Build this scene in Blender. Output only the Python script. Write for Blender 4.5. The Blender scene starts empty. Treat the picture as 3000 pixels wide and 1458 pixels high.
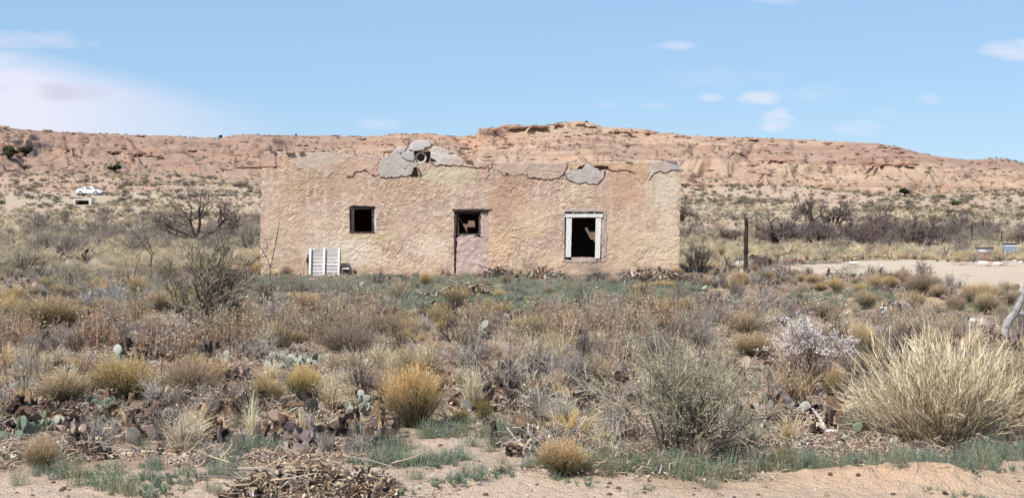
import bpy, math, random
import numpy as np
from mathutils import Vector, Matrix

SC = bpy.context.scene
COL = SC.collection
rng = np.random.default_rng(7)
random.seed(7)
R = math.radians

# ------------------------------------------------------------------ camera, sky, sun, exposure
F = 4140.0                      # focal length in photo pixels (3000 wide)
HZ = 663.0                      # photo row of the horizon
EYE = 1.6
TH = math.atan((729.0 - HZ) / F)
cam = bpy.data.cameras.new('camera')
cam.sensor_width = 36.0
cam.lens = 36.0 * F / 3000.0
cam.clip_start = 0.1
cam.clip_end = 12000.0
camo = bpy.data.objects.new('camera', cam)
camo.location = (0, 0, EYE)
camo.rotation_euler = (R(90) - TH, 0, 0)
COL.objects.link(camo)
SC.camera = camo

SUN = Vector((-0.40, -0.50, 0.77)).normalized()      # direction to the sun
sl = bpy.data.lights.new('sun', 'SUN')
sl.energy = 4.9
sl.angle = R(0.53)
sl.color = (1.0, 0.955, 0.88)
so = bpy.data.objects.new('sun', sl)
so.rotation_euler = SUN.to_track_quat('Z', 'Y').to_euler()
so.location = (-20, -25, 40)
COL.objects.link(so)

SC.view_settings.view_transform = 'Standard'
SC.view_settings.look = 'None'
SC.view_settings.exposure = 0.36
SC.view_settings.gamma = 1.0
SC.view_settings.use_curve_mapping = False
SC.cycles.max_bounces = 6
SC.cycles.transparent_max_bounces = 4

world = bpy.data.worlds.new('World')
SC.world = world
world.use_nodes = True


class NT:
    """small helper that wires shader nodes"""
    def __init__(self, nt):
        self.nt = nt
        nt.nodes.clear()

    def n(self, t, ins=None, **kw):
        nd = self.nt.nodes.new(t)
        for k, v in kw.items():
            setattr(nd, k, v)
        for k, v in (ins or {}).items():
            s = nd.inputs[k]
            if hasattr(v, 'links') or isinstance(v, bpy.types.NodeSocket):
                self.nt.links.new(v, s)
            else:
                s.default_value = v
        return nd

    def m(self, op, a, b=0.0, c=0.0, clamp=False):
        nd = self.nt.nodes.new('ShaderNodeMath')
        nd.operation = op
        nd.use_clamp = clamp
        for i, v in enumerate((a, b, c)):
            if isinstance(v, bpy.types.NodeSocket):
                self.nt.links.new(v, nd.inputs[i])
            else:
                nd.inputs[i].default_value = v
        return nd.outputs[0]

    def mix(self, f, a, b, mode='MIX'):
        nd = self.nt.nodes.new('ShaderNodeMix')
        nd.data_type = 'RGBA'
        nd.blend_type = mode
        for i, v in ((0, f), (6, a), (7, b)):
            if isinstance(v, bpy.types.NodeSocket):
                self.nt.links.new(v, nd.inputs[i])
            else:
                nd.inputs[i].default_value = v if i == 0 or len(v) == 4 else (*v, 1)
        return nd.outputs[2]

    def ramp(self, f, stops):
        nd = self.nt.nodes.new('ShaderNodeValToRGB')
        self.nt.links.new(f, nd.inputs[0])
        cr = nd.color_ramp
        while len(cr.elements) < len(stops):
            cr.elements.new(0.5)
        for e, (p, c) in zip(cr.elements, stops):
            e.position = p
            e.color = (*c, 1) if len(c) == 3 else c
        return nd.outputs[0]

    def noise(self, vec, scale, detail=4, rough=0.55, dist=0.0):
        nd = self.n('ShaderNodeTexNoise', {'Scale': scale, 'Detail': detail, 'Roughness': rough, 'Distortion': dist})
        if vec is not None:
            self.nt.links.new(vec, nd.inputs['Vector'])
        return nd.outputs[0]


def build_world():
    t = NT(world.node_tree)
    sky = t.n('ShaderNodeTexSky', sky_type='NISHITA')
    sky.sun_disc = False
    sky.sun_elevation = math.asin(SUN.z)
    sky.sun_rotation = math.atan2(SUN.x, SUN.y)
    sky.altitude = 1400
    sky.air_density = 1.0
    sky.dust_density = 0.6
    sky.ozone_density = 1.5
    g = t.n('ShaderNodeTexCoord').outputs['Generated']
    sep = t.n('ShaderNodeSeparateXYZ', {0: g})
    X, Y, Z = sep.outputs
    y = t.m('MAXIMUM', Y, 0.08)
    u = t.m('DIVIDE', X, y)
    v = t.m('DIVIDE', Z, y)
    uv = t.n('ShaderNodeCombineXYZ', {0: u, 1: t.m('MULTIPLY', v, 2.4), 2: 0.0}).outputs[0]
    n1 = t.m('SUBTRACT', t.noise(uv, 26.0, 5, 0.55), 0.5)
    n2 = t.m('SUBTRACT', t.noise(uv, 5.0, 4, 0.6, 0.6), 0.5)
    front = t.m('GREATER_THAN', Y, 0.1)

    def blob(px, py, rx, ry, k, soft=1.0, wob=4.2):
        u0, v0 = (px - 1500) / F, (HZ - py) / F
        a = t.m('DIVIDE', t.m('SUBTRACT', u, u0), rx / F)
        b = t.m('DIVIDE', t.m('SUBTRACT', v, v0), ry / F)
        # flatter underside
        d = t.m('ADD', t.m('MULTIPLY', a, a), t.m('MULTIPLY', b, b))
        e = t.m('ADD', t.m('SUBTRACT', 1.0, d), t.m('MULTIPLY', n1, wob))
        e = t.m('MULTIPLY', e, 1.0 / (1.2 * soft), clamp=True)
        e = t.m('SMOOTH_MIN', e, 1.0, 0.3)
        return t.m('MULTIPLY', e, min(k * 1.55, .92))
    white = None
    for b in [(2270, 352, 66, 36, 0.78, 1.0), (1968, 133, 72, 19, 0.36, 1.3), (2965, 143, 100, 34, 0.42, 1.3),
              (2075, 284, 46, 17, 0.34, 1.3), (2225, 285, 62, 24, 0.42, 1.2), (2520, 378, 80, 28, 0.32, 1.4),
              (2718, 291, 46, 19, 0.26, 1.4), (1102, 365, 80, 20, 0.34, 1.4), (1930, 312, 60, 12, 0.22, 1.5),
              (1774, 309, 34, 10, 0.2, 1.5), (2260, -4, 90, 22, 0.3, 1.5), (2130, 226, 210, 30, 0.22, 2.0),
              (2400, 275, 170, 26, 0.16, 2.0), (2600, 330, 60, 20, 0.16, 2.0)]:
        s = blob(*b)
        white = s if white is None else t.m('MAXIMUM', white, s)
    # the broad veil of high cloud over the left of the view
    pxv = t.m('ADD', t.m('MULTIPLY', u, F), 1500.0)
    pyv = t.m('SUBTRACT', HZ, t.m('MULTIPLY', v, F))
    line = t.m('SUBTRACT', t.m('SUBTRACT', pyv, t.m('MULTIPLY', pxv, 0.22)), 120.0)
    line = t.m('ADD', line, t.m('MULTIPLY', n2, 150.0))
    veil = t.m('MULTIPLY', line, 1 / 95.0, clamp=True)
    fade = t.m('SUBTRACT', 1.0, t.m('MULTIPLY', t.m('SUBTRACT', pxv, 120.0), 1 / 760.0, clamp=True), clamp=True)
    veil = t.m('MULTIPLY', t.m('MULTIPLY', veil, fade), t.m('ADD', 0.95, t.m('MULTIPLY', n2, 0.6)), clamp=True)
    veil = t.m('MULTIPLY', veil, 0.84)
    top = blob(60, 118, 260, 30, 0.5, 1.8)
    white = t.m('MULTIPLY', t.m('MAXIMUM', t.m('MAXIMUM', white, veil), top), front)
    grey = t.m('MAXIMUM', blob(225, 270, 130, 30, 0.42, 1.3), blob(400, 300, 80, 12, 0.14, 1.5))
    grey = t.m('MAXIMUM', grey, blob(-15, 262, 45, 18, 0.28, 1.4))
    grey = t.m('MULTIPLY', grey, front)
    hs = t.n('ShaderNodeHueSaturation', {'Hue': 0.505, 'Saturation': 1.0, 'Value': 1.0, 'Fac': 1.0, 'Color': sky.outputs[0]})
    base = t.mix(0.68, hs.outputs[0], (2.1, 3.6, 5.4, 1))
    c = t.mix(white, base, (5.7, 5.6, 6.3, 1))
    c = t.mix(grey, c, (3.9, 3.9, 4.7, 1))
    bg = t.n('ShaderNodeBackground', {'Color': c, 'Strength': 0.12})
    t.n('ShaderNodeOutputWorld', {'Surface': bg.outputs[0]})


build_world()

# ------------------------------------------------------------------ numeric helpers
def W(px, py, Y):
    """world point seen at photo pixel (px,py) at depth Y"""
    a, b = (px - 1500) / F, (729.0 - py) / F
    dy = math.cos(TH) + math.sin(TH) * b
    dz = -math.sin(TH) + math.cos(TH) * b
    s = Y / dy
    return Vector((a * s, Y, EYE + dz * s))


def Yof(py):
    return EYE * F / (py - HZ)


def hash2(ix, iy, seed):
    h = (ix.astype(np.int64) * 374761393 + iy.astype(np.int64) * 668265263 + seed * 1442695041) & 0xFFFFFFFF
    h = ((h ^ (h >> 13)) * 1274126177) & 0xFFFFFFFF
    h = h ^ (h >> 16)
    return (h & 0xFFFFFF) / float(0xFFFFFF)


def vn(x, y, seed=0):
    x = np.asarray(x, float); y = np.asarray(y, float)
    ix, iy = np.floor(x), np.floor(y)
    fx, fy = x - ix, y - iy
    fx = fx * fx * fx * (fx * (fx * 6 - 15) + 10)
    fy = fy * fy * fy * (fy * (fy * 6 - 15) + 10)
    a = hash2(ix, iy, seed); b = hash2(ix + 1, iy, seed)
    c = hash2(ix, iy + 1, seed); d = hash2(ix + 1, iy + 1, seed)
    return (a + (b - a) * fx) * (1 - fy) + (c + (d - c) * fx) * fy


def fbm(x, y, seed=0, oct=4, gain=0.5):
    s, a, t = 0.0, 1.0, 0.0
    for i in range(oct):
        s = s + a * (vn(x * 2 ** i + 17.3 * i, y * 2 ** i - 9.1 * i, seed + i) - 0.5)
        t += a
        a *= gain
    return s / t * 2.0            # about -1..1


def sstep(a, b, x):
    t = np.clip((x - a) / (b - a), 0, 1)
    return t * t * (3 - 2 * t)


def inpoly(x, y, poly):
    c = np.zeros(np.shape(x), bool)
    n = len(poly)
    for i in range(n):
        x1, y1 = poly[i]; x2, y2 = poly[(i + 1) % n]
        if y1 == y2:
            continue
        cond = ((y1 > y) != (y2 > y)) & (x < (x2 - x1) * (y - y1) / (y2 - y1) + x1)
        c ^= cond
    return c


def dist_poly(x, y, pts):
    d = np.full(np.shape(x), 1e9)
    for (x1, y1), (x2, y2) in zip(pts[:-1], pts[1:]):
        dx, dy = x2 - x1, y2 - y1
        t = np.clip(((x - x1) * dx + (y - y1) * dy) / (dx * dx + dy * dy + 1e-9), 0, 1)
        d = np.minimum(d, np.hypot(x - x1 - t * dx, y - y1 - t * dy))
    return d


# ------------------------------------------------------------------ the lie of the land
RX = [-4000, -1500, -200, 0, 60, 120, 300, 450, 560, 640, 700, 800, 900, 1000, 1100, 1180, 1250, 1350, 1393, 1404, 1500, 1600, 1650, 1700,
      1735, 1765, 1850, 1900, 1930, 2000, 2100, 2200, 2350, 2450, 2560, 2620, 2700, 2760, 2830, 2950, 3000, 3300, 4500, 7000]
RY = [400, 380, 362, 369, 379, 384, 392, 398, 402, 405, 397, 396, 397, 402, 400, 391, 392, 402, 401, 378, 374, 369, 359, 355,
      361, 372, 376, 379, 389, 396, 401, 404, 409, 415, 420, 428, 449, 462, 468, 466, 479, 505, 540, 560]
MOUNDS = [(2.35, 8.75, 0.6, 0.22, 0.13), (-0.75, 8.5, 0.55, 0.22, 0.05), (0.15, 9.0, 0.9, 0.35, 0.05), (7.3, 29.0, 3.0, 1.0, 0.22),
          (3.1, 11.0, 0.55, 0.4, 0.09), (-1.85, 9.0, 0.8, 0.45, 0.05), (-5.0, 12.5, 1.6, 0.8, 0.06), (5.0, 33.0, 2.4, 1.2, 0.12),
          (-0.6, 27.0, 1.5, 1.2, 0.12), (0.9, 45.0, 6.8, 0.9, 0.10)]


def H(X, Y, fine=True):
    X = np.asarray(X, float); Y = np.asarray(Y, float)
    r = np.hypot(X, Y)
    az = np.arctan2(X, Y)
    px = 1500 + F * np.tan(np.clip(az, -0.95, 0.95))
    front = 1 - sstep(1.1, 1.9, np.abs(az))
    k = np.interp(px, [0, 900, 2200, 3000], [1.0, 0.97, 0.80, 0.74])
    base = np.interp(r, [0, 105, 150, 190, 250, 300, 345, 3000], [0, 0, 0.9, 2.9, 6.6, 9.9, 13.2, 13.2]) * k
    near = 0.05 * fbm(X / 2.3, Y / 2.3, 3, 3) * sstep(0.5, 4, r) + 0.022 * fbm(X / 0.30, Y / 0.30, 5, 4, .6) * sstep(0.5, 3, r)
    near = near + 2.4 * fbm(X / 45, Y / 30, 10, 3) * sstep(255, 325, r) + 0.5 * fbm(X / 26, Y / 26, 8, 3) * sstep(75, 150, r) + 0.9 * fbm(X / 60, Y / 60, 9, 3) * sstep(140, 260, r)
    for (mx, my, sx, sy, h) in MOUNDS:
        q = ((X - mx) / sx) ** 2 + ((Y - my) / sy) ** 2
        near = near + h * np.exp(-q) * (1 + 0.7 * fbm(X / 0.22, Y / 0.22, 12, 4, .6))
    # hills
    RR = 485 + 30 * fbm(px / 700, px * 0, 21, 2) + 25 * sstep(1390, 1500, px) * (1 - sstep(1900, 2000, px))
    ry = np.interp(px, RX, RY)
    zr = EYE + (HZ - ry) / F * RR * np.cos(np.clip(az, -0.95, 0.95))
    s = (r - 345) / (RR - 345)
    z0 = 13.2 * k
    sc = np.clip(s, 0, 1)
    lat = (px + 60 * fbm(sc * 2.0, px / 90.0, 29, 2) + 45 * sc * np.sin(px / 330.0)) / 62.0
    warp = 1.5 * fbm(px / 200.0, sc * 3.0, 31, 3)
    g = fbm(lat * 0.30 + warp, sc * 1.5, 33, 2)
    gul = np.clip(1 - np.abs(g) * 2.8, 0, 1)                # V-shaped gullies: 1 in the bed
    g2 = np.clip(1 - np.abs(fbm(lat * 1.05 + 2.2 * warp, sc * 2.5, 37, 2)) * 2.6, 0, 1)
    shape = 0.50 * sc + 0.50 * sc ** 1.7
    spur = 0.35 * fbm(px / 240.0, px * 0, 41, 2)           # spurs run farther forward than bays
    shp = np.clip(shape + spur * sc * (1 - sc) * 1.6, 0, 1.02)
    env = (sc * (1 - sc) * 4) ** 0.7
    z = z0 + (zr - z0) * shp - env * (4.6 * gul + 1.3 * g2 + 0.5 * np.clip(1 - np.abs(fbm(lat * 2.6 + 3 * warp, sc * 4.0, 39, 2)) * 3, 0, 1)) + env * 1.5 + env * 1.0 * fbm(X / 7.0, Y / 9.0, 47, 4, .6)
    z = z + env * 2.6 * fbm(X / 24, Y / 20, 45, 4)
    # beds of harder rock make ledges
    st = 2.7
    zz = z + 1.6 * fbm(X / 60, Y / 60, 51, 2)
    fr = zz / st - np.floor(zz / st)
    led = (sstep(0.62, 0.80, fr) - fr) * st
    la = sstep(-0.2, 0.5, fbm(px / 260.0, zz / 6.0, 55, 2)) * sstep(0.12, 0.4, sc) * (1 - sstep(0.93, 1.0, sc))
    z = z + led * la * 0.30
    # cap rock along the rim
    cap = sstep(1396, 1408, px) * (1 - sstep(1915, 1935, px))
    cap = np.maximum(cap, 0.4 * sstep(0.0, 0.4, fbm(px / 150.0, px * 0 + 9, 63, 2)))
    z = z - cap * 1.7 * (1 - sstep(0.955, 0.965, s + 0.02 * fbm(px / 30.0, px * 0, 65, 2))) * sstep(0.6, 0.93, s)
    rg = 1 - 2.2 * np.abs(fbm(X / 6.5, Y / 5.0, 72, 3, .6))
    z = z + (0.45 * fbm(X / 2.6, Y / 2.6, 71, 4, .62) + 0.8 * rg * sstep(-.2, .3, fbm(X / 30, Y / 25, 73, 2))) * sstep(0.0, 0.2, sc) * (1 - 0.6 * sstep(0.9, 1, sc))
    back = zr - np.clip(r - RR, 0, 400) * 0.02 + 1.2 * fbm(X / 40, Y / 40, 75, 2) * sstep(0, 60, r - RR) - 1.2 * sstep(0, 60, r - RR)
    z = np.where(s >= 1, back + 0.3 * fbm(X / 3.2, Y / 3.2, 71, 3) * 0.4, z)
    hill = np.where(s > 0, z, base)
    z = np.where(s > 0, base * (1 - sstep(0, 0.06, s)) + hill * sstep(0, 0.06, s), base)
    return z * front + near * np.where(s > 0.0, 1 - sstep(0, 0.35, s), 1)


def h1(x, y):
    return float(H(np.array([x]), np.array([y]))[0])


SAND = [(2190, 796), (2230, 786), (2290, 779), (2420, 772), (2560, 762), (2800, 766), (3100, 768), (3500, 772), (3500, 880), (3000, 862), (2860, 846), (2760, 834), (2640, 806), (2480, 800), (2330, 803)]


def ground_px(X, Y):
    Yc = np.maximum(Y, 1.0)
    return 1500 + F * X / Yc, HZ + EYE * F / Yc


def sandmask(X, Y):
    gx, gy = ground_px(X, Y)
    gx = gx + 30 * fbm(X / 1.5, Y / 1.5, 81, 3); gy = gy + 6 * fbm(X / 2, Y / 2, 83, 3)
    return inpoly(gx, gy, SAND) & (Y > 20)


def baremask(X, Y):
    """bare sandy strip close to the camera (1 = bare)"""
    gx, gy = ground_px(X, Y)
    edge = np.interp(gx, [0, 250, 500, 620, 900, 1100, 1300, 1500, 1750, 2000, 2350, 2500, 2750, 3000], [1375, 1385, 1385, 1375, 1400, 1330, 1250, 1290, 1430, 1440, 1420, 1370, 1345, 1330])
    return sstep(-25, 25, gy - edge + 22 * fbm(X / .6, Y / .6, 85, 3)) * (Y > 0.5) + (Y <= 0.5)


# ------------------------------------------------------------------ mesh helpers
class Geo:
    def __init__(self):
        self.v, self.q, self.t, self.c, self.n = [], [], [], [], 0

    def add(self, v, quads=None, tris=None, col=(.5, .5, .5)):
        v = np.asarray(v, float).reshape(-1, 3)
        self.v.append(v)
        col = np.asarray(col, float)
        self.c.append(np.broadcast_to(col, (len(v), 3)) if col.ndim == 1 else col.reshape(-1, 3))
        if quads is not None and len(quads):
            self.q.append(np.asarray(quads, np.int64).reshape(-1, 4) + self.n)
        if tris is not None and len(tris):
            self.t.append(np.asarray(tris, np.int64).reshape(-1, 3) + self.n)
        self.n += len(v)
        return self

    def ribbons(self, P, w, col, side=None):
        P = np.asarray(P, float)
        n, k, _ = P.shape
        w = np.broadcast_to(np.asarray(w, float), (n, k))
        T = P[:, -1] - P[:, 0]
        if side is None:
            rv = rng.normal(size=(n, 3))
            side = np.cross(T, rv)
        side = side / (np.linalg.norm(side, axis=1, keepdims=True) + 1e-9)
        o = side[:, None, :] * w[:, :, None] * 0.5
        V = np.stack([P - o, P + o], 2).reshape(-1, 3)
        col = np.broadcast_to(np.asarray(col, float), (n, k, 3))
        C = np.repeat(col.reshape(-1, 3), 2, axis=0)
        b = (np.arange(n) * k * 2)[:, None] + (np.arange(k - 1) * 2)[None, :]
        b = b.reshape(-1)
        self.add(V, quads=np.stack([b, b + 1, b + 3, b + 2], 1), col=C)

    def tubes(self, P, r, col, sides=3, closed=True):
        P = np.asarray(P, float)
        n, k, _ = P.shape
        r = np.broadcast_to(np.asarray(r, float), (n, k))
        T = np.gradient(P, axis=1)
        T = T / (np.linalg.norm(T, axis=2, keepdims=True) + 1e-9)
        ref = np.where(np.abs(T[:, :1, 2:3]) > 0.9, np.array([1.0, 0, 0]), np.array([0, 0, 1.0]))
        A = np.cross(T, np.broadcast_to(ref, T.shape)); A /= np.linalg.norm(A, axis=2, keepdims=True) + 1e-9
        B = np.cross(T, A)
        an = np.arange(sides) / sides * 2 * math.pi
        ring = A[:, :, None, :] * np.cos(an)[None, None, :, None] + B[:, :, None, :] * np.sin(an)[None, None, :, None]
        V = P[:, :, None, :] + ring * r[:, :, None, None]
        col = np.broadcast_to(np.asarray(col, float), (n, k, 3))
        C = np.repeat(col.reshape(-1, 3), sides, axis=0)
        base = (np.arange(n) * k * sides)[:, None, None] + (np.arange(k - 1) * sides)[None, :, None]
        j = np.arange(sides)[None, None, :]
        jn = (j + 1) % sides
        q = np.stack([base + j, base + jn, base + sides + jn, base + sides + j], -1).reshape(-1, 4)
        tr = []
        if closed and sides == 3:
            b0 = np.arange(n) * k * 3
            tr = np.concatenate([np.stack([b0, b0 + 2, b0 + 1], 1), np.stack([b0 + (k - 1) * 3, b0 + (k - 1) * 3 + 1, b0 + (k - 1) * 3 + 2], 1)])
        elif closed and sides >= 4:
            b0 = np.arange(n) * k * sides
            for q0, rev in ((b0, True), (b0 + (k - 1) * sides, False)):
                for s in range(1, sides - 1):
                    a, b_, c_ = q0, q0 + s, q0 + s + 1
                    tr.append(np.stack([a, c_, b_] if rev else [a, b_, c_], 1))
            tr = np.concatenate(tr)
        self.add(V.reshape(-1, 3), quads=q, tris=tr, col=C)

    def leaves(self, P, size, col, flat=0.0, aspect=0.5):
        P = np.asarray(P, float)
        n = len(P)
        a = rng.normal(size=(n, 3)); a[:, 2] *= (1 - flat)
        a /= np.linalg.norm(a, axis=1, keepdims=True) + 1e-9
        b = np.cross(a, rng.normal(size=(n, 3))); b /= np.linalg.norm(b, axis=1, keepdims=True) + 1e-9
        s = np.broadcast_to(np.asarray(size, float), (n,))[:, None]
        V = np.stack([P - a * s, P + b * s * aspect, P + a * s, P - b * s * aspect], 1).reshape(-1, 3)
        col = np.broadcast_to(np.asarray(col, float), (n, 3))
        q = np.arange(n * 4).reshape(-1, 4)
        self.add(V, quads=q, col=np.repeat(col, 4, axis=0))

    def box(self, c, s, col=(.5, .5, .5), rot=None, jit=0.0):
        c = np.asarray(c, float); s = np.asarray(s, float) / 2
        v = np.array([[x, y, z] for x in (-1, 1) for y in (-1, 1) for z in (-1, 1)], float) * s
        if jit:
            v += rng.normal(size=v.shape) * jit
        if rot is not None:
            v = v @ np.array(rot.to_matrix() if hasattr(rot, 'to_matrix') else rot).T
        q = [[0, 1, 3, 2], [4, 6, 7, 5], [0, 4, 5, 1], [2, 3, 7, 6], [0, 2, 6, 4], [1, 5, 7, 3]]
        self.add(v + c, quads=q, col=col)
        return self

    def mesh(self, name, mat, smooth=False):
        me = bpy.data.meshes.new(name)
        V = np.concatenate(self.v)
        q = np.concatenate(self.q) if self.q else np.zeros((0, 4), np.int64)
        t = np.concatenate(self.t) if self.t else np.zeros((0, 3), np.int64)
        me.vertices.add(len(V))
        me.vertices.foreach_set('co', V.astype(np.float32).ravel())
        nl = len(q) * 4 + len(t) * 3
        me.loops.add(nl)
        me.loops.foreach_set('vertex_index', np.concatenate([q.ravel(), t.ravel()]).astype(np.int32))
        me.polygons.add(len(q) + len(t))
        st = np.concatenate([np.arange(len(q)) * 4, len(q) * 4 + np.arange(len(t)) * 3]).astype(np.int32)
        me.polygons.foreach_set('loop_start', st)
        me.polygons.foreach_set('use_smooth', np.full(len(st), smooth))
        me.update(calc_edges=True)
        ca = me.color_attributes.new('Col', 'FLOAT_COLOR', 'POINT')
        C = np.concatenate([np.concatenate(self.c), np.ones((len(V), 1))], 1)
        ca.data.foreach_set('color', C.astype(np.float32).ravel())
        for m_ in (mat if isinstance(mat, (list, tuple)) else [mat]):
            me.materials.append(m_)
        return me


def link(name, me, parent=None, loc=None, rot=None, scale=None):
    o = bpy.data.objects.new(name, me)
    COL.objects.link(o)
    if parent is not None:
        o.parent = parent
    if loc is not None:
        o.location = loc
    if rot is not None:
        o.rotation_euler = rot
    if scale is not None:
        o.scale = (scale,) * 3 if isinstance(scale, (int, float)) else scale
    return o


def tag(o, label, cat, group=None, kind=None):
    o['label'] = label
    o['category'] = cat
    if group:
        o['group'] = group
    if kind:
        o['kind'] = kind
    return o


def thing(name, parts, loc, rotz=0.0, scale=1.0, label='', cat='', group=None, tilt=(0, 0)):
    """parts: [(name, mesh)]; a single one becomes the thing itself"""
    if len(parts) == 1:
        r = link(name, parts[0][1], None, loc, (tilt[0], tilt[1], rotz), scale)
    else:
        r = link(name, None, None, loc, (tilt[0], tilt[1], rotz), scale)
        for n_, me in parts:
            link(n_, me, r)
    return tag(r, label, cat, group)


# ------------------------------------------------------------------ materials
def new_mat(name):
    m_ = bpy.data.materials.new(name)
    m_.use_nodes = True
    return m_, NT(m_.node_tree)


def bsdf_out(t, color, rough=0.85, spec=0.2, bump=None, bstr=0.4, bdist=0.01, metallic=0.0):
    ins = {'Base Color': color, 'Roughness': rough, 'Specular IOR Level': spec, 'Metallic': metallic}
    if bump is not None:
        b = t.n('ShaderNodeBump', {'Strength': bstr, 'Distance': bdist, 'Height': bump})
        ins['Normal'] = b.outputs[0]
    p = t.n('ShaderNodeBsdfPrincipled', ins)
    t.n('ShaderNodeOutputMaterial', {'Surface': p.outputs[0]})
    return p


def plant_mat(name='plant', trans=0.3, var=0.35):
    m_, t = new_mat(name)
    c = t.n('ShaderNodeAttribute', attribute_name='Col').outputs['Color']
    rnd = t.n('ShaderNodeObjectInfo').outputs['Random']
    v = t.m('ADD', 1 - var / 2, t.m('MULTIPLY', rnd, var))
    h = t.m('ADD', 0.492, t.m('MULTIPLY', t.m('FRACT', t.m('MULTIPLY', rnd, 13.7)), 0.018))
    s = t.m('ADD', 0.85, t.m('MULTIPLY', t.m('FRACT', t.m('MULTIPLY', rnd, 7.3)), 0.3))
    hs = t.n('ShaderNodeHueSaturation', {'Hue': h, 'Saturation': s, 'Value': v, 'Fac': 1.0, 'Color': c}).outputs[0]
    d = t.n('ShaderNodeBsdfDiffuse', {'Color': hs})
    tr = t.n('ShaderNodeBsdfTranslucent', {'Color': hs})
    mx = t.n('ShaderNodeMixShader', {0: trans, 1: d.outputs[0], 2: tr.outputs[0]})
    t.n('ShaderNodeOutputMaterial', {'Surface': mx.outputs[0]})
    return m_


M_PLANT = plant_mat()
M_TWIG = plant_mat('twig', 0.05, 0.3)


def vcol_mat(name, rough=0.85, spec=0.2, nscale=30.0, namp=0.25, bscale=60.0, bstr=0.5, bdist=0.01, stretch=None, spots=False):
    m_, t = new_mat(name)
    c = t.n('ShaderNodeAttribute', attribute_name='Col').outputs['Color']
    co = t.n('ShaderNodeTexCoord').outputs['Object']
    if stretch:
        co = t.n('ShaderNodeMapping', {'Vector': co, 'Scale': stretch}).outputs[0]
    n_ = t.noise(co, nscale, 5, 0.6)
    f = t.m('ADD', 1 - namp, t.m('MULTIPLY', n_, 2 * namp))
    g = t.n('ShaderNodeCombineXYZ', {0: f, 1: f, 2: f}).outputs[0]
    c = t.mix(1.0, c, g, 'MULTIPLY')
    if spots:
        vo = t.n('ShaderNodeTexVoronoi', {'Vector': co, 'Scale': 9.0})
        c = t.mix(t.m('LESS_THAN', vo.outputs['Distance'], 0.20), c, (0.42, 0.38, 0.28, 1))
    bsdf_out(t, c, rough, spec, t.noise(co, bscale, 4, 0.6), bstr, bdist)
    return m_


M_ROCK = vcol_mat('rock', 0.9, 0.15, 14, 0.35, 40, 0.7, 0.03)
M_WOOD = vcol_mat('weathered_wood', 0.85, 0.15, 6, 0.35, 12, 0.5, 0.01, stretch=(6, 6, 1))
M_PAINT = vcol_mat('peeling_paint', 0.6, 0.3, 9, 0.34, 18, 0.3, 0.004, stretch=(4, 4, 1))
M_CACTUS = vcol_mat('cactus_skin', 0.6, 0.3, 5, 0.25, 9, 0.3, 0.01, spots=True)
M_PLAIN = vcol_mat('plain_surface', 0.55, 0.4, 8, 0.08, 30, 0.15, 0.003)


def mat_wall():
    m_, t = new_mat('lime_stucco')
    c = t.n('ShaderNodeAttribute', attribute_name='Col').outputs['Color']
    co = t.n('ShaderNodeTexCoord').outputs['Object']
    n1 = t.noise(co, 5.0, 5, 0.6, 0.4)
    n2 = t.noise(co, 22.0, 5, 0.65, 0.5)
    f = t.m('ADD', 0.72, t.m('ADD', t.m('MULTIPLY', n1, 0.26), t.m('MULTIPLY', n2, 0.34)))
    n3 = t.noise(co, 55.0, 4, 0.7, 0.3)
    f = t.m('ADD', f, t.m('MULTIPLY', t.m('SUBTRACT', n3, 0.5), 1.35))
    g = t.n('ShaderNodeCombineXYZ', {0: f, 1: f, 2: t.m('MULTIPLY', f, t.m('ADD', 0.93, t.m('MULTIPLY', n1, 0.14)))}).outputs[0]
    c = t.mix(1.0, c, g, 'MULTIPLY')
    mp = t.n('ShaderNodeMapping', {'Vector': co, 'Scale': (1, 1, 1.5)}).outputs[0]
    bsdf_out(t, c, 0.95, 0.1, t.noise(mp, 26.0, 6, 0.7, 0.3), 0.65, 0.03)
    return m_


M_WALL = mat_wall()


def mat_ground():
    m_, t = new_mat('desert_soil')
    c = t.n('ShaderNodeAttribute', attribute_name='Col').outputs['Color']
    co = t.n('ShaderNodeTexCoord').outputs['Object']
    n1 = t.noise(co, 0.9, 5, 0.6)
    n2 = t.noise(co, 9.0, 5, 0.65)
    n3 = t.noise(co, 60.0, 3, 0.6)
    f = t.m('ADD', t.m('ADD', 0.60, t.m('MULTIPLY', n1, 0.26)), t.m('ADD', t.m('MULTIPLY', n2, 0.32), t.m('MULTIPLY', n3, 0.22)))
    g = t.n('ShaderNodeCombineXYZ', {0: f, 1: f, 2: f}).outputs[0]
    c = t.mix(1.0, c, g, 'MULTIPLY')
    hh = t.m('ADD', t.m('MULTIPLY', t.noise(co, 7.0, 5, 0.6), 1.0), t.m('MULTIPLY', n3, 0.35))
    bsdf_out(t, c, 0.95, 0.1, hh, 1.0, 0.09)
    return m_


M_GROUND = mat_ground()


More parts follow.
